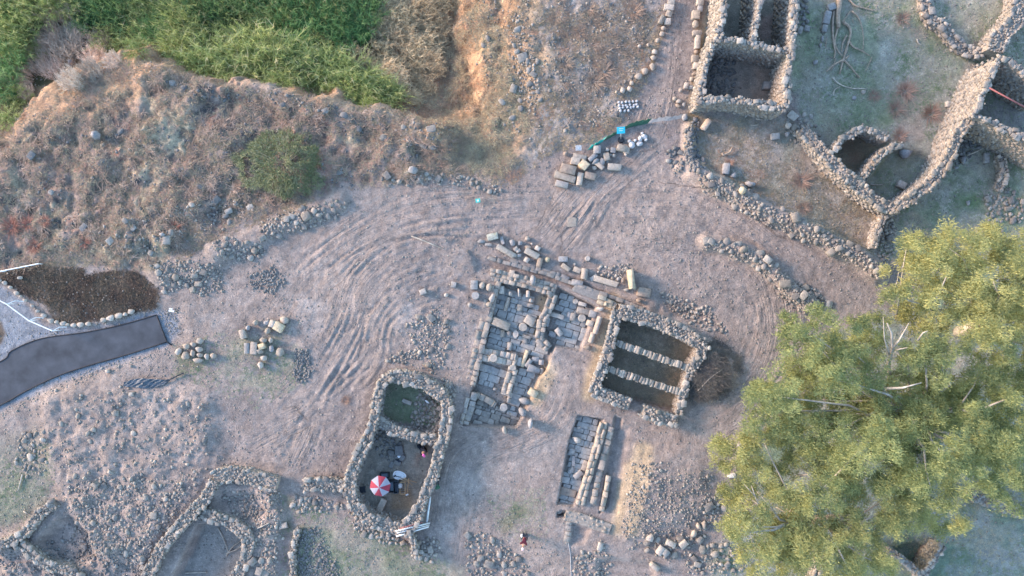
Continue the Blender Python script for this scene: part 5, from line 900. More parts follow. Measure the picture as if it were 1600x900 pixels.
cover('floor_weeds', [(1300, 235), (1345, 205), (1392, 222), (1345, 288)], 900, M_TUFT, 'dry weeds inside the left stone pen', (.15, .5), 8, .03)
cover('brush_pile', [(1108, 535), (1130, 535), (1155, 565), (1150, 600), (1105, 622), (1078, 622), (1090, 575)], 1500, M_DTW, 'heap of dark cut brush beside the sunken house', (.25, .7), 9, .03, flat=.5)
cover('cliff_straw', [(1118, 0), (1132, 0), (1118, 60), (1105, 100), (1095, 150), (1085, 190), (1075, 190), (1090, 100), (1105, 40)], 900, M_TAN, 'straw grass hanging down the left foot of the tall top house', (.1, .35), 7, .03)

cover('dry_heath', [(-60, 190), (60, 160), (150, 100), (260, 108), (420, 148), (560, 175), (720, 195), (725, 270), (600, 285), (520, 295), (440, 340), (340, 370), (270, 415), (150, 410), (-60, 425)], 1150, M_BRS, 'low reddish brown heath patches on the hillside', (.3, .65), 22, .04, flat=.5)
cover('dry_heath', [(860, -40), (1020, -40), (1010, 60), (990, 120), (950, 190), (880, 200)], 300, M_BRS, 'low brown heath patches left of the dirt road', (.3, .55), 20, .04, flat=.5)
cover('straw', [(620, -40), (740, -40), (790, 60), (830, 200), (790, 270), (740, 270), (700, 220), (640, 160)], 3800, M_TAN, 'straw-coloured grass on the earth bank right of the reeds', (.12, .45), 9, .03)
# ------------------------------------------------------------------ trees
def tree(name, label, base, lobes, seed, bare=(), limbs_to=1.0, leafn=17):
    X0, Y0, z0 = G(*base); rt = root(name, (X0, Y0, z0), label, 'tree', None); g = np.random.default_rng(seed); LB = []
    for (px, py, r, zt) in lobes:
        x, y = W(px, py, zt); LB.append((x, y, zt, 1.52 * r * SC * (H - zt) / H))
    tx, ty = np.mean([l[0] for l in LB]), np.mean([l[1] for l in LB]); th = 4.2
    trunk = [(X0, Y0, z0 - .3), (X0 * .9 + tx * .1, Y0 * .9 + ty * .1, z0 + 1.6), (X0 * .7 + tx * .3, Y0 * .7 + ty * .3, z0 + th)]; tube('trunk', trunk, [.5, .42, .33], M_BARK, rt, 10)
    top = Vector(trunk[-1])
    for i, (x, y, z, r) in enumerate(LB):
        if i % 5 in (1, 3): continue
        e = Vector((x, y, z - r * .25)); mid = top.lerp(e, .5) + Vector((g.normal(0, .5), g.normal(0, .5), .6 + g.random() * .6)); tube('limb', [top.lerp(Vector(trunk[1]), g.random() * .3), top.lerp(mid, .6) + Vector((g.normal(0, .25), g.normal(0, .25), 0)), mid, mid.lerp(e, .6) + Vector((g.normal(0, .2), g.normal(0, .2), .1)), e], [.15, .11, .08, .05, .03], M_BARK, rt, 6)
    for pts, rad in bare:
        q = [Vector((*W(a, b, c), c)) for a, b, c in pts]; tube('bare_branch', q, [rad * (1 - .75 * i / (len(q) - 1)) for i in range(len(q))], M_BARK, rt, 6)
    B, D, T, LN = [], [], [], []
    for (x, y, z, r) in LB:
        nc = int(52 * r * r) + 20; sub_ = []
        for k in range(max(5, int(r * 8))):                 # each lobe is itself a bunch of sprays
            a = g.uniform(0, 6.283); q = r * math.sqrt(g.random()) * .95; sub_.append((x + q * math.cos(a), y + q * math.sin(a), z + g.uniform(-.6, .6) * r * (1 - .4 * q / r), r * g.uniform(.18, .40), g.random()))
        for k in range(nc):
            sx_, sy_, sz_, sr, st = sub_[k % len(sub_)]; dv = g.normal(0, 1, 3); dv /= np.linalg.norm(dv); dv[2] = abs(dv[2]) * .8 - .15; c = np.array([sx_, sy_, sz_]) + dv * sr * g.uniform(.5, 1.1)
            n = leafn; p = c + g.normal(0, .15, (n, 3)) * [1, 1, .7]; B.append(p); D.append(dv * .6 + g.normal(0, .55, (n, 3)) + [0, 0, -.15]); T.append(np.clip(.05 + st * .6 + g.random() * .25 + g.normal(0, .12, n) + dv[2] * .12, 0, 1))  # leaves on top of each spray get a lighter, sun-lit tint
    B = np.concatenate(B); D = np.concatenate(D); T = np.concatenate(T); V, F, T = blades(B, D, g.uniform(.12, .27, len(B)), g.uniform(.035, .065, len(B)), T, .12, 1)
    link('crown', mesh_np('crown', V - np.array(rt.location[:]), F, M_EUC, T), rt, rt.location); return rt
def lz(l, lo, hi, seed):
    g = random.Random(seed); return [(a, b, r, g.uniform(lo, hi)) for a, b, r in l]
tree('eucalyptus_tree', 'tall yellow-green eucalyptus filling the upper right of the tree group', (1500, 520), lz([(1448, 382, 24), (1425, 378, 12), (1490, 388, 26), (1530, 385, 24), (1565, 395, 26), (1605, 410, 32), (1415, 425, 22), (1440, 432, 26), (1480, 430, 26), (1515, 418, 22), (1560, 440, 32), (1610, 460, 34), (1395, 455, 15), (1440, 478, 28), (1480, 475, 32), (1520, 490, 30), (1570, 490, 34), (1620, 520, 36), (1545, 530, 22), (1660, 480, 50), (1650, 560, 40)], 6.2, 9.8, 1), 21,
     bare=[([(1455, 480, 8), (1470, 452, 9), (1482, 425, 9.6)], .09), ([(1400, 500, 6), (1408, 440, 8), (1413, 405, 8.6), (1416, 390, 8.8)], .07), ([(1390, 470, 7), (1402, 440, 8), (1404, 425, 8.4)], .05)])
tree('eucalyptus_tree', 'largest eucalyptus in the middle of the tree group with a bare pale limb', (1400, 640), lz([(1265, 515, 26), (1242, 545, 20), (1290, 548, 24), (1255, 580, 26), (1235, 500, 8), (1325, 540, 22), (1350, 570, 24), (1362, 510, 18), (1345, 500, 10), (1440, 555, 26), (1480, 560, 28), (1505, 600, 26), (1540, 575, 26), (1580, 590, 30), (1620, 620, 34), (1310, 595, 26), (1215, 610, 26), (1190, 618, 20), (1180, 645, 18), (1228, 645, 26), (1285, 625, 22), (1330, 640, 30), (1372, 610, 18), (1430, 615, 24), (1300, 680, 30), (1345, 690, 32), (1390, 680, 32), (1430, 665, 22), (1400, 730, 32),
      (1440, 720, 28), (1360, 740, 32), (1310, 735, 28), (1285, 770, 22), (1480, 705, 26), (1520, 700, 22), (1555, 700, 28), (1600, 715, 30), (1560, 750, 24), (1590, 770, 22), (1510, 745, 26), (1460, 765, 26), (1530, 655, 18), (1480, 640, 18)], 5.4, 9.4, 2) + lz([(1270, 650, 26), (1320, 560, 24), (1375, 640, 28), (1290, 715, 26), (1340, 620, 26), (1420, 690, 28), (1460, 600, 26), (1240, 690, 24), (1500, 640, 26), (1535, 620, 26), (1575, 640, 28), (1450, 685, 26), (1400, 650, 26), (1260, 600, 26), (1585, 680, 28), (1215, 660, 24), (1355, 545, 20), (1420, 590, 24), (1330, 790, 26), (1440, 760, 26), (1540, 680, 26)], 3.8, 5.6, 12), 22,
     bare=[([(1392, 600, 4), (1388, 570, 6.5), (1395, 545, 8), (1393, 520, 9), (1386, 505, 9.3)], .15), ([(1394, 545, 8), (1406, 530, 9), (1420, 505, 9.6)], .09), ([(1394, 548, 7.8), (1418, 543, 9)], .08), ([(1390, 555, 7.6), (1382, 530, 9), (1380, 495, 9.6)], .06), ([(1385, 607, 8), (1410, 606, 9), (1440, 598, 9.4)], .11), ([(1434, 532, 8.6), (1442, 520, 9.2), (1450, 517, 9.4)], .07), ([(1246, 744, 5), (1264, 741, 6)], .12)])
tree('eucalyptus_tree', 'smaller eucalyptus at the lower left of the tree group above the rubble heap', (1235, 790), lz([(1142, 712, 19), (1160, 735, 20), (1128, 698, 10), (1175, 705, 18), (1195, 690, 16), (1150, 785, 18), (1142, 765, 12), (1185, 770, 24), (1220, 750, 22), (1215, 795, 26), (1160, 825, 18), (1145, 828, 12), (1185, 830, 24), (1225, 840, 28), (1255, 810, 26), (1180, 870, 18), (1215, 880, 26), (1265, 860, 28), (1300, 820, 24), (1310, 870, 26), (1345, 815, 22), (1350, 860, 24), (1390, 800, 24), (1385, 840, 18), (1430, 800, 22), (1470, 812, 18), (1500, 822, 12), (1400, 770, 22), (1240, 905, 24), (1330, 900, 22), (1380, 885, 16), (1250, 775, 18)], 4.2, 7.4, 3), 23,
     bare=[([(1198, 818, 5), (1185, 790, 6.5), (1180, 775, 7.2), (1174, 759, 7.6)], .08), ([(1180, 775, 7.2), (1163, 757, 7.5)], .05)])
# ------------------------------------------------------------------ fallen dead branches in the meadow
fb = root('fallen_tree_limb', (*W(1305, 20), 0), 'bare grey fallen trunk with long forked branches lying in the top meadow', 'dead tree')
def lay(name, pts, r0, r1, mat, parent, zz=.12, n=6):
    q = []
    for i, (a, b) in enumerate(spline(pts, 4) if len(pts) > 2 else np.array(pts, float)): X, Y, z = G(a, b); q.append((X, Y, z + zz))
    rad = [r0 + (r1 - r0) * i / (len(q) - 1) for i in range(len(q))]; return tube(name, q, rad, mat, parent, n)
lay('trunk', [(1311, -40), (1309, 5), (1307, 25), (1308, 45)], .26, .14, M_DEAD, fb, .25, 8)
for p, r in (([(1308, 40), (1306, 52), (1303, 66), (1308, 80), (1315, 88)], .09), ([(1302, 16), (1300, 40), (1301, 64), (1304, 82), (1302, 92)], .10), ([(1317, 36), (1325, 42), (1328, 50), (1326, 62), (1320, 82), (1316, 96), (1311, 116)], .12), ([(1322, 56), (1316, 68), (1314, 82)], .08), ([(1326, 66), (1332, 74), (1345, 80), (1358, 88)], .08), ([(1361, 90), (1357, 100), (1351, 112)], .04),
             ([(1330, 18), (1340, 28), (1346, 45), (1348, 62), (1347, 80)], .06), ([(1315, 36), (1322, 26), (1329, 17)], .05), ([(1325, 0), (1336, 10), (1350, 14), (1365, 18)], .08), ([(1318, 94), (1305, 100), (1297, 106), (1290, 113)], .08), ([(1318, 95), (1328, 105), (1336, 115), (1343, 122)], .08), ([(1305, 92), (1301, 104), (1297, 112)], .04), ([(1325, 88), (1316, 94), (1305, 100)], .06), ([(1324, 70), (1322, 80), (1320, 86)], .05), ([(1291, 60), (1289, 75), (1293, 76)], .03), ([(1330, 30), (1333, 38)], .03)):
    lay('branch', p, r, r * .5, M_DEAD, fb)
for p, lb in (([(1300, 122), (1308, 130), (1320, 136), (1330, 138)], 'short curved grey stick under the fallen trunk'), ([(1331, 139), (1345, 139), (1353, 140)], 'straight grey stick right of the curved one in the meadow'), ([(1301, 148), (1304, 140), (1312, 136)], 'small hooked stick left in the meadow'), ([(1432, 62), (1434, 68), (1439, 71)], 'tiny pale twig high in the meadow'), ([(1510, 243), (1525, 237), (1540, 229)], 'thin pale stick below the right-hand tall house'),
              ([(1181, 186), (1189, 187), (1196, 189)], 'pale stick under the tall top house, upper of two'), ([(1172, 195), (1178, 196), (1184, 195)], 'pale stick under the tall top house, lower of two'), ([(1358, 288), (1368, 289), (1379, 288)], 'thin pale stick inside the right stone pen'), ([(36, 741), (33, 753), (29, 767)], 'pale stick under the boulders at the left edge'), ([(38, 798), (45, 803)], 'short stick near the lower left corner'),
              ([(354, 868), (363, 855), (376, 845)], 'pale bent branch at the right of the dry bottom room'), ([(354, 864), (368, 859), (378, 853)], 'second pale branch crossing in the dry bottom room'), ([(341, 824), (350, 842), (358, 864)], 'thin straight stick in the dry bottom room'), ([(290, 895), (310, 894), (325, 894)], 'pale stick at the bottom edge in the dry room'), ([(403, 825), (412, 821), (422, 816)], 'stick lying on the spilled stones at the bottom left'), ([(643, 369), (662, 376), (678, 383), (690, 388)], 'long thin stick half buried in the churned earth'), ([(1090, 610), (1110, 590), (1128, 577)], 'grey branch over the brush heap beside the sunken house')):
    props(lay('stick', p, .06, .03, M_BARK, None, .09, 5), lb, 'stick')
pb = lay('pale_dead_branch', [(1127, 240), (1130, 243), (1133, 241), (1138, 239), (1141, 235), (1143, 231)], .10, .05, M_DEAD, None, .2, 7); props(pb, 'twisted pale pinkish dead branch lying in the yard under the tall top house', 'branch')

# ------------------------------------------------------------------ man-made things
# parasol
X, Y = W(593, 761, 1.8); zf = float(hz(X, Y)); pr = root('parasol', (X, Y, zf), 'red and white striped beach parasol standing inside the stone house', 'parasol')
tube('pole', [(X, Y, zf), (X, Y, 1.95)], .025, M_WOOD, pr, 8)
rr = .80; cols = [M_WC, M_RED]; N8 = 8
for k in range(N8):
    a0, a1 = R(k * 45 + 12), R(k * 45 + 57); V, F = [], []; nr, na = 5, 4
    for i in range(nr + 1):
        t = i / nr
        for j in range(na + 1):
            a = a0 + (a1 - a0) * j / na; sag = 1 - .06 * math.sin(math.pi * j / na) * t; V.append((rr * t * sag * math.cos(a), rr * t * sag * math.sin(a), -.42 * t ** 1.5 + .02 * math.sin(math.pi * j / na) * t))
    for i in range(nr):
        for j in range(na): F.append((i * (na + 1) + j, (i + 1) * (na + 1) + j, (i + 1) * (na + 1) + j + 1, i * (na + 1) + j + 1))
    me = bpy.data.meshes.new('canopy_panel'); me.from_pydata(V, [], F); me.update(); me.materials.append(cols[k % 2]); so_ = me; o = link('canopy_panel', me, pr, (X, Y, 1.93)); mo = o.modifiers.new('t', 'SOLIDIFY'); mo.thickness = .006; o['label'] = ('white' if k % 2 == 0 else 'red') + ' canopy panel'
    tube('rib', [(X, Y, 1.91), (X + rr * .5 * math.cos(a0), Y + rr * .5 * math.sin(a0), 1.75), (X + rr * math.cos(a0), Y + rr * math.sin(a0), 1.49)], .008, M_STEEL, pr, 4)
tube('finial', [(X, Y, 1.9), (X, Y, 2.02)], [.03, .015], M_WC, pr, 6)
def at(px, py, z=0): X, Y, g_ = G(px, py); return X, Y, g_ + z
# stacked black crates by the parasol
for i, (a, b, l, w_, lb) in enumerate([(605, 758, .38, .9, 'black crate partly under the right side of the parasol'), (613, 758, .38, .9, 'second black crate from the parasol'), (620, 759, .34, .95, 'blue-grey crate, rightmost of the row by the parasol'), (602, 741, .7, .4, 'dark bag above the parasol')]):
    X, Y, z = at(a, b); rt = root('crate', (X, Y, z), lb, 'crate', 'crates and bags by the parasol'); c = M_BLK if i != 2 else M_TARP; h_ = .45
    boxm('base', X, Y, z + .03, (l, w_, .05), c, rt, .03)
    for dx, dy, lx, ly in ((-l / 2, 0, .03, w_), (l / 2, 0, .03, w_), (0, -w_ / 2, l - .035, .03), (0, w_ / 2, l - .035, .03)): boxm('side', X + dx, Y + dy, z + h_ / 2 + .03, (lx, ly, h_), c, rt)
    boxm('contents', X, Y, z + h_ * .55, (l * .8, w_ * .8, h_ * .5), M_TARP if i % 2 else M_BLK, rt, .1)
# steel frame with a bag on it
X, Y, z = at(630, 761); fr_ = root('sieve_frame', (X, Y, z), 'rectangular wooden sieve frame right of the crates with a white bag in it', 'sieve')
for dx, dy, lx, ly in ((-.2, 0, .06, .95), (.2, 0, .06, .95), (0, -.46, .34, .06), (0, .46, .34, .06)): boxm('side_board', X + dx, Y + dy, z + .3, (lx, ly, .1), M_WOOD, fr_)
for i in range(5): tube('wire', [(X - .17, Y - .35 + i * .17, z + .28), (X + .17, Y - .35 + i * .17, z + .28)], .006, M_STEEL, fr_, 4)
for dx in (-.2, .2):
    for dy in (-.44, .44): tube('leg', [(X + dx, Y + dy, z - .05), (X + dx, Y + dy, z + .26)], .03, M_WOOD, fr_, 5)
def lump(name, px, py, rx, ry, rz_, mat, label, cat, z=0, ang=0, group=None):
    X, Y, g_ = at(px, py, z); bm = bmesh.new(); bmesh.ops.create_icosphere(bm, subdivisions=3, radius=1); sd = rs.random() * 9
    for v in bm.verts:
        k = 1 + .16 * math.sin(v.co.x * 4 + sd) * math.cos(v.co.y * 5 + sd) + .08 * math.sin(v.co.z * 9 + v.co.x * 7 + sd); v.co = Vector((v.co.x * rx * k, v.co.y * ry * k, max(v.co.z, -.6) * rz_ * k))
    me = bpy.data.meshes.new(name); bm.to_mesh(me); bm.free(); me.polygons.foreach_set('use_smooth', np.ones(len(me.polygons), bool)); me.materials.append(mat); o = link(name, me, None, (X, Y, g_ + rz_ * .6)); o.rotation_euler = (0, 0, R(ang)); return props(o, label, cat, group)
lump('cloth_bag', 627, 757, .17, .2, .15, M_BAG, 'small white bag lying in the wooden sieve frame', 'bag', .3)
# white tub with handles of tools
X, Y, z = at(623, 741); tb = root('mixing_tub', (X, Y, z), 'white oval tub holding a dark tool, above the crates', 'tub')
bm = bmesh.new(); rings = [(.40, .25, 0), (.50, .32, .22), (.53, .35, .24), (.50, .32, .235), (.38, .23, .04)]; vv = []
for (a, b, c) in rings: vv.append([bm.verts.new((a * math.cos(k * math.pi / 12) * (1 - .22 * math.cos(k * math.pi / 12)), b * math.sin(k * math.pi / 12), c)) for k in range(24)])
for i in range(4):
    for k in range(24): bm.faces.new((vv[i][k], vv[i][(k + 1) % 24], vv[i + 1][(k + 1) % 24], vv[i + 1][k]))
bm.faces.new(vv[0][::-1]); bm.faces.new(vv[-1]); me = bpy.data.meshes.new('tub_shell'); bm.to_mesh(me); bm.free(); me.materials.append(M_WHITE); o = link('tub_shell', me, tb, (X, Y, z + .05)); o.rotation_euler = (0, 0, R(172))
for i, (p, lb) in enumerate(((((618, 742, .35), (627, 744, .32)), 'dark trowel resting in the white tub'), (((626, 745, .3), (652, 752, .35)), 'wooden tool handle reaching right from the tub, longest'), (((624, 747, .28), (640, 752, .3)), 'wooden tool handle, lower and shorter one by the tub'), (((632, 744, .3), (645, 757, .3)), 'wooden tool handle lying slanted toward the wall'), (((637, 771, .35), (640, 745, .45)), 'long wooden handle standing along the wall'))):
    A = at(*p[0][:2], p[0][2]); B_ = at(*p[1][:2], p[1][2]); rt = root('hand_tool', A, lb, 'tool', 'digging tools by the parasol'); tube('handle', [A, B_], .03, M_WOOD if i else M_BLK, rt, 6); boxm('tool_head', A[0], A[1], A[2], (.22, .12, .05), M_STEEL if i else M_BLK, rt, .4, (.2, 0))
X, Y, z = at(567, 763); ch = root('folding_chair', (X, Y, z), 'dark folded chair left of the parasol against the wall', 'chair')
boxm('seat', X, Y, z + .38, (.55, .5, .05), M_BLK, ch, .1); boxm('backrest', X - .3, Y, z + .62, (.05, .5, .4), M_BLK, ch, .1, (0, -.2))
for dx in (-.24, .24):
    for dy in (-.22, .22): tube('leg', [(X + dx, Y + dy, z - .02), (X + dx, Y + dy, z + .36)], .018, M_BLK, ch, 5)
lump('small_bag', 624, 713, .16, .13, .12, M_WHITE, 'small white cup-like bag on the floor of the parasol room', 'bag'); lump('small_bag', 624, 708, .1, .1, .1, M_STEEL, 'grey pouch just above the small white bag', 'bag')
lump('dark_bag', 624, 720, .22, .14, .14, M_NAVY, 'dark blue bag on the floor under the small white one', 'bag')
lump('litter', 668, 627, .22, .07, .05, M_WHITE, 'scrap of white sheeting on the stones of the upper parasol-house room', 'litter', .2, -35)
# bundle of steel poles
A = lambda px, py, z: Vector((*W(px, py, z), z))
def pole(name, p, q, r, mat, label, cat, group=None): V0, V1 = A(*p), A(*q); o = tube(name, [V0, V1], r, mat, None, 8); return props(o, label, cat, group)
pole('steel_pole', (674, 761, .75), (667, 817, .5), .09, M_STEEL, 'white-grey pole leaning upright beside the parasol house wall', 'pole', 'steel poles by the parasol house')
pole('steel_pole', (618, 830, 1.1), (672, 817, .55), .06, M_STEEL, 'upper thick pole of the slanted bundle', 'pole', 'steel poles by the parasol house')
pole('steel_pole', (620, 833, 1.0), (671, 820, .45), .05, M_STEEL, 'middle thin pole of the slanted bundle', 'pole', 'steel poles by the parasol house')
pole('steel_pole', (619, 838, .95), (670, 823, .3), .06, M_WHITE, 'lowest whitest pole of the slanted bundle', 'pole', 'steel poles by the parasol house')
pole('wooden_pole', (624, 826, 1.15), (660, 816, .8), .035, M_RPIPE, 'thin reddish stick on top of the slanted pole bundle', 'pole')
lump('black_sack', 680, 751, .40, .5, .4, M_BLK, 'black sack standing against the outside of the parasol house', 'sack')
lump('green_net_bag', 682, 757, .34, .22, .16, M_DNET, 'crumpled green net over the black sack at the pole end', 'net', .35, -30)
pole('rusty_pole', (1545, 137, 4.05), (1606, 170, 4.05), .055, M_RPIPE, 'long rust-red steel pole spanning the room of the right-hand tall house', 'pole')
# information sign by the netting
P0 = A(970, 219, 0); P0.z = float(hz(P0.x, P0.y)); P1 = A(970, 206, 1.5); sg = root('sign_post', P0, 'bright cyan sign board on a leaning post above the block heap', 'sign')
tube('post', [P0, P1], .035, M_STEEL, sg, 6); o = boxm('sign_board', P1.x, P1.y + .1, P1.z + .1, (.62, .50, .04), M_CY, sg, R(4), (R(25), 0))
bm = bmesh.new(); bmesh.ops.create_cone(bm, cap_ends=True, segments=20, radius1=.26, radius2=.20, depth=.16); me = bpy.data.meshes.new('base'); bm.to_mesh(me); bm.free(); me.materials.append(M_BLK); link('base', me, sg, (P0.x, P0.y, P0.z + .08))
for k in range(2): boxm('sign_mark', P1.x, P1.y + .2 - k * .13, P1.z + .165 - k * .06, (.36 - .1 * k, .035, .012), M_WHITE, sg, R(4), (R(25), 0))
X, Y, z = at(747, 314); s2 = root('marker_sign', (X, Y, z), 'small turquoise square marker on the bare earth near the gully lip', 'sign'); boxm('sign_board', X, Y, z + .25, (.36, .30, .03), m_flat('turquoise_plastic', (.05, .50, .42), .5, .05), s2, .1, (.2, 0)); tube('post', [(X, Y, z - .1), (X, Y, z + .24)], .02, M_STEEL, s2, 5); boxm('sign_mark', X, Y, z + .272, (.16, .14, .012), M_WHITE, s2, .1, (.2, 0))
X, Y, z = at(903, 233); s3 = root('marker_board', (X, Y, z), 'small pale square board standing on stones at the left end of the green netting', 'sign'); boxm('board', X, Y, z + .5, (.46, .40, .05), M_BAG, s3, .05, (.15, 0)); tube('post', [(X, Y, z - .1), (X, Y, z + .48)], .03, M_STEEL, s3, 6); boxm('sign_mark', X, Y - .02, z + .535, (.14, .18, .012), M_STEEL, s3, .05, (.15, 0))
X, Y, z = at(276, 487); s4 = root('marker_sign', (X, Y, z), 'small white bracket-shaped marker post at the end of the asphalt path', 'sign'); P1 = Vector((*W(268, 486, 1.0), 1.0)); tube('post', [(X, Y, z - .1), P1], .03, M_DNET, s4, 6); boxm('sign_board', P1.x, P1.y, P1.z + .02, (.42, .12, .03), M_WHITE, s4, -.15); boxm('sign_board', P1.x - .05, P1.y + .17, P1.z + .02, (.26, .1, .03), M_WHITE, s4, -.15)
# green netting
def net(name, pts, hgt, mat, label):
    q = spline(pts, 5); V, F = [], []
    for i, (a, b) in enumerate(q):
        X, Y, z = G(a, b); V += [(X, Y, z + .0), (X + .15, Y + .18, z + hgt * .55), (X + .32 + .06 * math.sin(i), Y + .34 + .05 * math.cos(i * 2), z + hgt)]
    for i in range(len(q) - 1):
        for k in range(2): F.append((i * 3 + k, (i + 1) * 3 + k, (i + 1) * 3 + k + 1, i * 3 + k + 1))
    me = bpy.data.meshes.new(name); me.from_pydata(V, [], F); me.materials.append(mat); o = link(name, me); mo = o.modifiers.new('t', 'SOLIDIFY'); mo.thickness = .01; return props(o, label, 'netting')
net('safety_netting', [(918, 235), (928, 230), (942, 221)], .35, M_TEAL, 'bright teal netting strip behind the block heap')
net('safety_netting', [(943, 221), (956, 214), (970, 206), (985, 199), (1000, 196), (1012, 193)], .4, M_DNET, 'dark green netting sagging from the sign toward the dirt road')
net('safety_netting', [(1012, 193), (1030, 190), (1050, 188), (1068, 184)], .05, M_DUST, 'thin grey netting lying across the dirt road')
# white sample bags
for i, (a, b, x, y) in enumerate([(987, 227, .24, .28), (983, 221, .14, .12), (992, 220, .12, .12), (1000, 217, .22, .16), (999, 225, .26, .2), (1006, 214, .2, .26), (1003, 209, .12, .12), (1009, 219, .14, .12)]):
    lump('find_bag', a, b, x, y, .14, M_BAG, 'white find bag in the little row right of the sign', 'bag', .05, rs.uniform(0, 90), 'white find bags right of the sign')
for i in range(21):
    a = 966 + (i % 6) * 5.6 + (i // 6) * 1.2 + rs.uniform(-1, 1); b = 161 + (i // 6) * 4.2 - (i % 6) * .3 + rs.uniform(-1, 1)
    lump('find_bag', a, b, .12, .1, .09, M_BAG, 'small white find bag in the cluster left of the dirt road', 'bag', .03, rs.uniform(0, 90), 'white find bags clustered left of the dirt road')
# rope, cords, sheeting
props(lay('rope', [(888, 848), (891, 865), (892, 885), (893, 930)], .025, .025, M_BAG, None, .03, 5), 'pale cord running down to the bottom edge from the small blocks', 'cord')
def sheet_thing(name, pts, mat, label, cat):
    P = spline(pts, 4); V, F = [], []; g = random.Random(5)
    for i, (a, b) in enumerate(P):
        X, Y, z = G(a, b); t = i / (len(P) - 1); wv = .32 * math.sin(math.pi * min(1, t * 1.2 + .12)) + .06
        for k in range(6): u = k / 5 - .5; V.append((X + u * wv * .4, Y + u * wv * 2, z + .06 + .12 * abs(math.sin(i * 1.7 + k * 2.1)) + g.uniform(0, .05)))
    for i in range(len(P) - 1):
        for k in range(5): F.append((i * 6 + k, (i + 1) * 6 + k, (i + 1) * 6 + k + 1, i * 6 + k + 1))
    me = bpy.data.meshes.new(name); me.from_pydata(V, [], F); me.materials.append(mat); o = link(name, me); mo = o.modifiers.new('t', 'SOLIDIFY'); mo.thickness = .02; return props(o, label, cat)
sheet_thing('plastic_sheeting', [(195, 600), (215, 598), (235, 599), (258, 597), (272, 590), (289, 582)], M_TARP, 'crumpled blue-grey plastic sheeting on the earth below the asphalt path', 'sheeting')
# white railing beside the path
def railing(label, pts, feet, zt=1.15, n2=True):
    q = [A(a, b, zt) for a, b in pts]; rt = root('railing', (q[0].x, q[0].y, 0), label, 'railing'); tube('top_rail', q, .045, M_WHITE, rt, 7, False)
    lo2 = [Vector((v.x, v.y, .65)) for v in q]; pass
    for (a, b) in feet:
        v = A(a, b, zt); z = float(hz(v.x, v.y)); tube('post', [(v.x, v.y, z - .05), (v.x, v.y, zt)], .03, M_WHITE, rt, 6)
    for (a, b), (c, d_) in zip(feet[:3], ((37, 471), (68, 497), (104, 511))):
        if n2: v, w2 = A(a, b, zt), A(c, d_, .3); tube('brace', [v, (v + w2) / 2 + Vector((0, .15, 0)), w2], .028, M_WHITE, rt, 6, False)
railing('white metal railing bending beside the asphalt path', [(-60, 437), (0, 470), (10, 475), (45, 501), (82, 517)], [(10, 475), (45, 501), (82, 517), (-40, 448)])
railing('white rail over the top of the dark planting bed at the left edge', [(-60, 436), (0, 424), (60, 412)], [(0, 424), (58, 412)], .9, False)

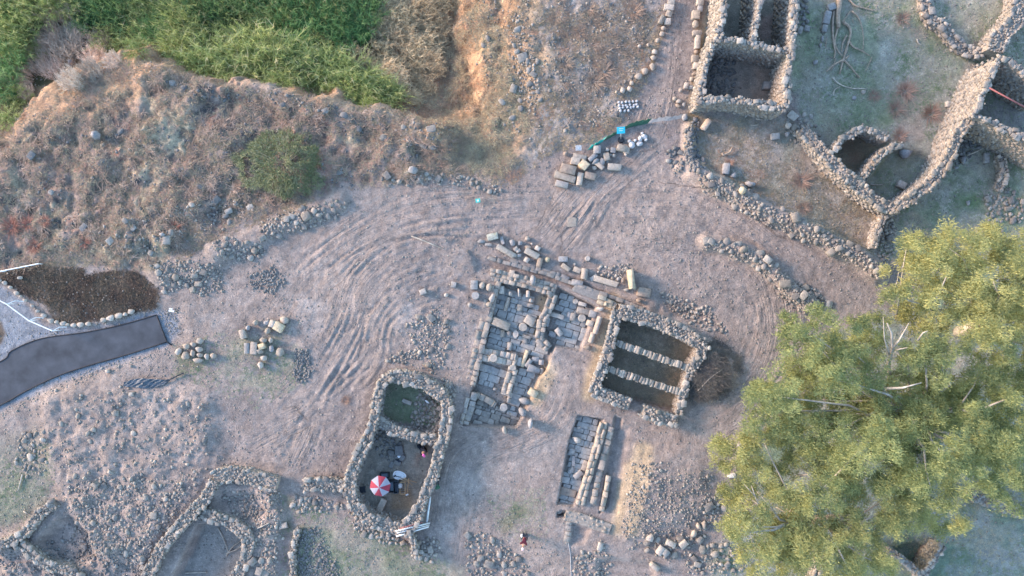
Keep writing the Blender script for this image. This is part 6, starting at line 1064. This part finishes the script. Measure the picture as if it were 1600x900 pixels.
# ------------------------------------------------------------------ people
def person(label, px, py, face, pose, top, legs, hat, hatm, hatlabel):
    X, Y, z = G(px, py); rt = root('person', (X, Y, z), label, 'person')
    if pose == 'stoop':   # bent at the hips, standing
        J = {'pel': (0, 0, .92), 'sp': (0, .20, 1.12), 'ch': (0, .42, 1.26), 'nk': (0, .56, 1.30), 'hd': (0, .66, 1.34), 'ls': (-.19, .42, 1.24), 'rs': (.19, .42, 1.24), 'le': (-.25, .50, .98), 're': (.25, .50, .98), 'lw': (-.20, .62, .76), 'rw': (.20, .62, .76),
             'lh': (-.10, .0, .88), 'rh': (.10, 0, .88), 'lk': (-.13, .06, .48), 'rk': (.13, .06, .48), 'la': (-.14, -.02, .09), 'ra': (.14, -.02, .09), 'lt': (-.15, .16, .04), 'rt': (.15, .16, .04)}
    else:                 # crouching
        J = {'pel': (0, -.05, .32), 'sp': (0, .04, .52), 'ch': (0, .18, .72), 'nk': (0, .26, .84), 'hd': (0, .32, .93), 'ls': (-.19, .18, .72), 'rs': (.19, .18, .72), 'le': (-.25, .36, .52), 're': (.25, .36, .52), 'lw': (-.12, .52, .36), 'rw': (.12, .52, .36),
             'lh': (-.11, -.03, .30), 'rh': (.11, -.03, .30), 'lk': (-.18, .34, .46), 'rk': (.18, .34, .46), 'la': (-.16, .06, .09), 'ra': (.16, .06, .09), 'lt': (-.17, .24, .04), 'rt': (.17, .24, .04)}
    E = [('pel', 'sp'), ('sp', 'ch'), ('ch', 'nk'), ('nk', 'hd'), ('ch', 'ls'), ('ch', 'rs'), ('ls', 'le'), ('rs', 're'), ('le', 'lw'), ('re', 'rw'), ('pel', 'lh'), ('pel', 'rh'), ('lh', 'lk'), ('rh', 'rk'), ('lk', 'la'), ('rk', 'ra'), ('la', 'lt'), ('ra', 'rt')]
    RAD = {'pel': .15, 'sp': .14, 'ch': .17, 'nk': .06, 'hd': .07, 'ls': .075, 'rs': .075, 'le': .045, 're': .045, 'lw': .03, 'rw': .03, 'lh': .10, 'rh': .10, 'lk': .065, 'rk': .065, 'la': .045, 'ra': .045, 'lt': .04, 'rt': .04}
    def skin(name, names, mats, fat=0, sub=1):
        ed = [(a, b) for a, b in E if a in names and b in names]; me = bpy.data.meshes.new(name); idx = {n: i for i, n in enumerate(names)}; me.from_pydata([J[n] for n in names], [(idx[a], idx[b]) for a, b in ed], []); o = link(name, me, rt, rt.location); o.rotation_euler = (0, 0, face)
        m_ = o.modifiers.new('skin', 'SKIN')
        for n, i in idx.items(): r_ = RAD[n] + fat; me.skin_vertices[0].data[i].radius = (r_, r_)
        me.skin_vertices[0].data[0].use_root = True; o.modifiers.new('sub', 'SUBSURF').levels = 2; o.modifiers['sub'].render_levels = 2; me.materials.append(mats); return o
    skin('body', ['pel', 'sp', 'ch', 'nk', 'hd', 'ls', 'rs', 'le', 're', 'lw', 'rw', 'lh', 'rh', 'lk', 'rk', 'la', 'ra', 'lt', 'rt'], M_SKIN)
    skin('shirt', ['pel', 'sp', 'ch', 'ls', 'rs', 'le', 're'], top, .018); skin('trousers', ['pel', 'lh', 'rh', 'lk', 'rk', 'la', 'ra'], legs, .018)
    M_ = Matrix.Translation((X, Y, z)) @ Matrix.Rotation(face, 4, 'Z')
    hd = Vector(J['hd']); nk = Vector(J['nk']); dr = (hd - nk).normalized(); hc = hd + dr * .07
    def ell(name, c, s_, mat, rx=0):
        bm = bmesh.new(); bmesh.ops.create_uvsphere(bm, u_segments=18, v_segments=12, radius=1); me = bpy.data.meshes.new(name); bm.to_mesh(me); bm.free(); me.polygons.foreach_set('use_smooth', np.ones(len(me.polygons), bool)); me.materials.append(mat); p = M_ @ Vector(c); o = link(name, me, rt, p); o.scale = s_; o.rotation_euler = (rx, 0, face); return o
    ell('head', hc, (.078, .10, .115), M_SKIN, -.5); ell('hair', hc + Vector((0, -.03, .03)), (.086, .10, .11), M_HAIR, -.5); ell('nose', hc + Vector((0, .10, -.03)), (.014, .02, .02), M_SKIN)
    for s_ in (-1, 1): ell('ear', hc + Vector((.08 * s_, 0, -.01)), (.012, .022, .032), M_SKIN); ell('shoe', Vector(J['lt' if s_ < 0 else 'rt']) + Vector((0, -.04, 0)), (.05, .13, .045), M_BLK)
    o = ell('cap', hc + Vector((0, 0, .055)), (.105, .12, .085), hatm, -.3); o['label'] = hatlabel; ell('brim', hc + Vector((0, .08, .045)), (.10, .13, .014), hatm, -.3)
    for s_ in (-1, 1):    # hands: palm and curled fingers
        wv = Vector(J['lw' if s_ < 0 else 'rw']); ell('palm', wv + Vector((0, .035, -.03)), (.038, .045, .02), M_SKIN, -.6)
        for f in range(4): b0 = wv + Vector(((f - 1.5) * .019, .07, -.05)); tube('finger', [M_ @ b0, M_ @ (b0 + Vector((0, .03, -.022))), M_ @ (b0 + Vector((0, .038 + .004 * (f % 2), -.05)))], [.009, .008, .006], M_SKIN, rt, 5)
        b0 = wv + Vector((-s_ * .034, .03, -.035)); tube('thumb', [M_ @ b0, M_ @ (b0 + Vector((-s_ * .02, .03, -.012)))], [.010, .007], M_SKIN, rt, 5)
    return rt
person('person in maroon and a pale pink cap bending forward on bare earth near the bottom', 820, 833, math.pi - .25, 'stoop', M_MAR, M_NAVY, True, M_PALEP, 'pale pink cap')
person('person in black with a bright pink cap crouching in the corner of the parasol house', 661, 700, math.pi + .5, 'crouch', M_NAVY, M_NAVY, True, M_PINK, 'bright pink cap')
lump('white_bag', 816, 835, .14, .13, .14, M_WHITE, 'white bag at the left side of the bending person', 'bag', .25)
lump('black_bucket', 655, 697, .16, .16, .2, M_BLK, 'dark bag beside the crouching person', 'bag')
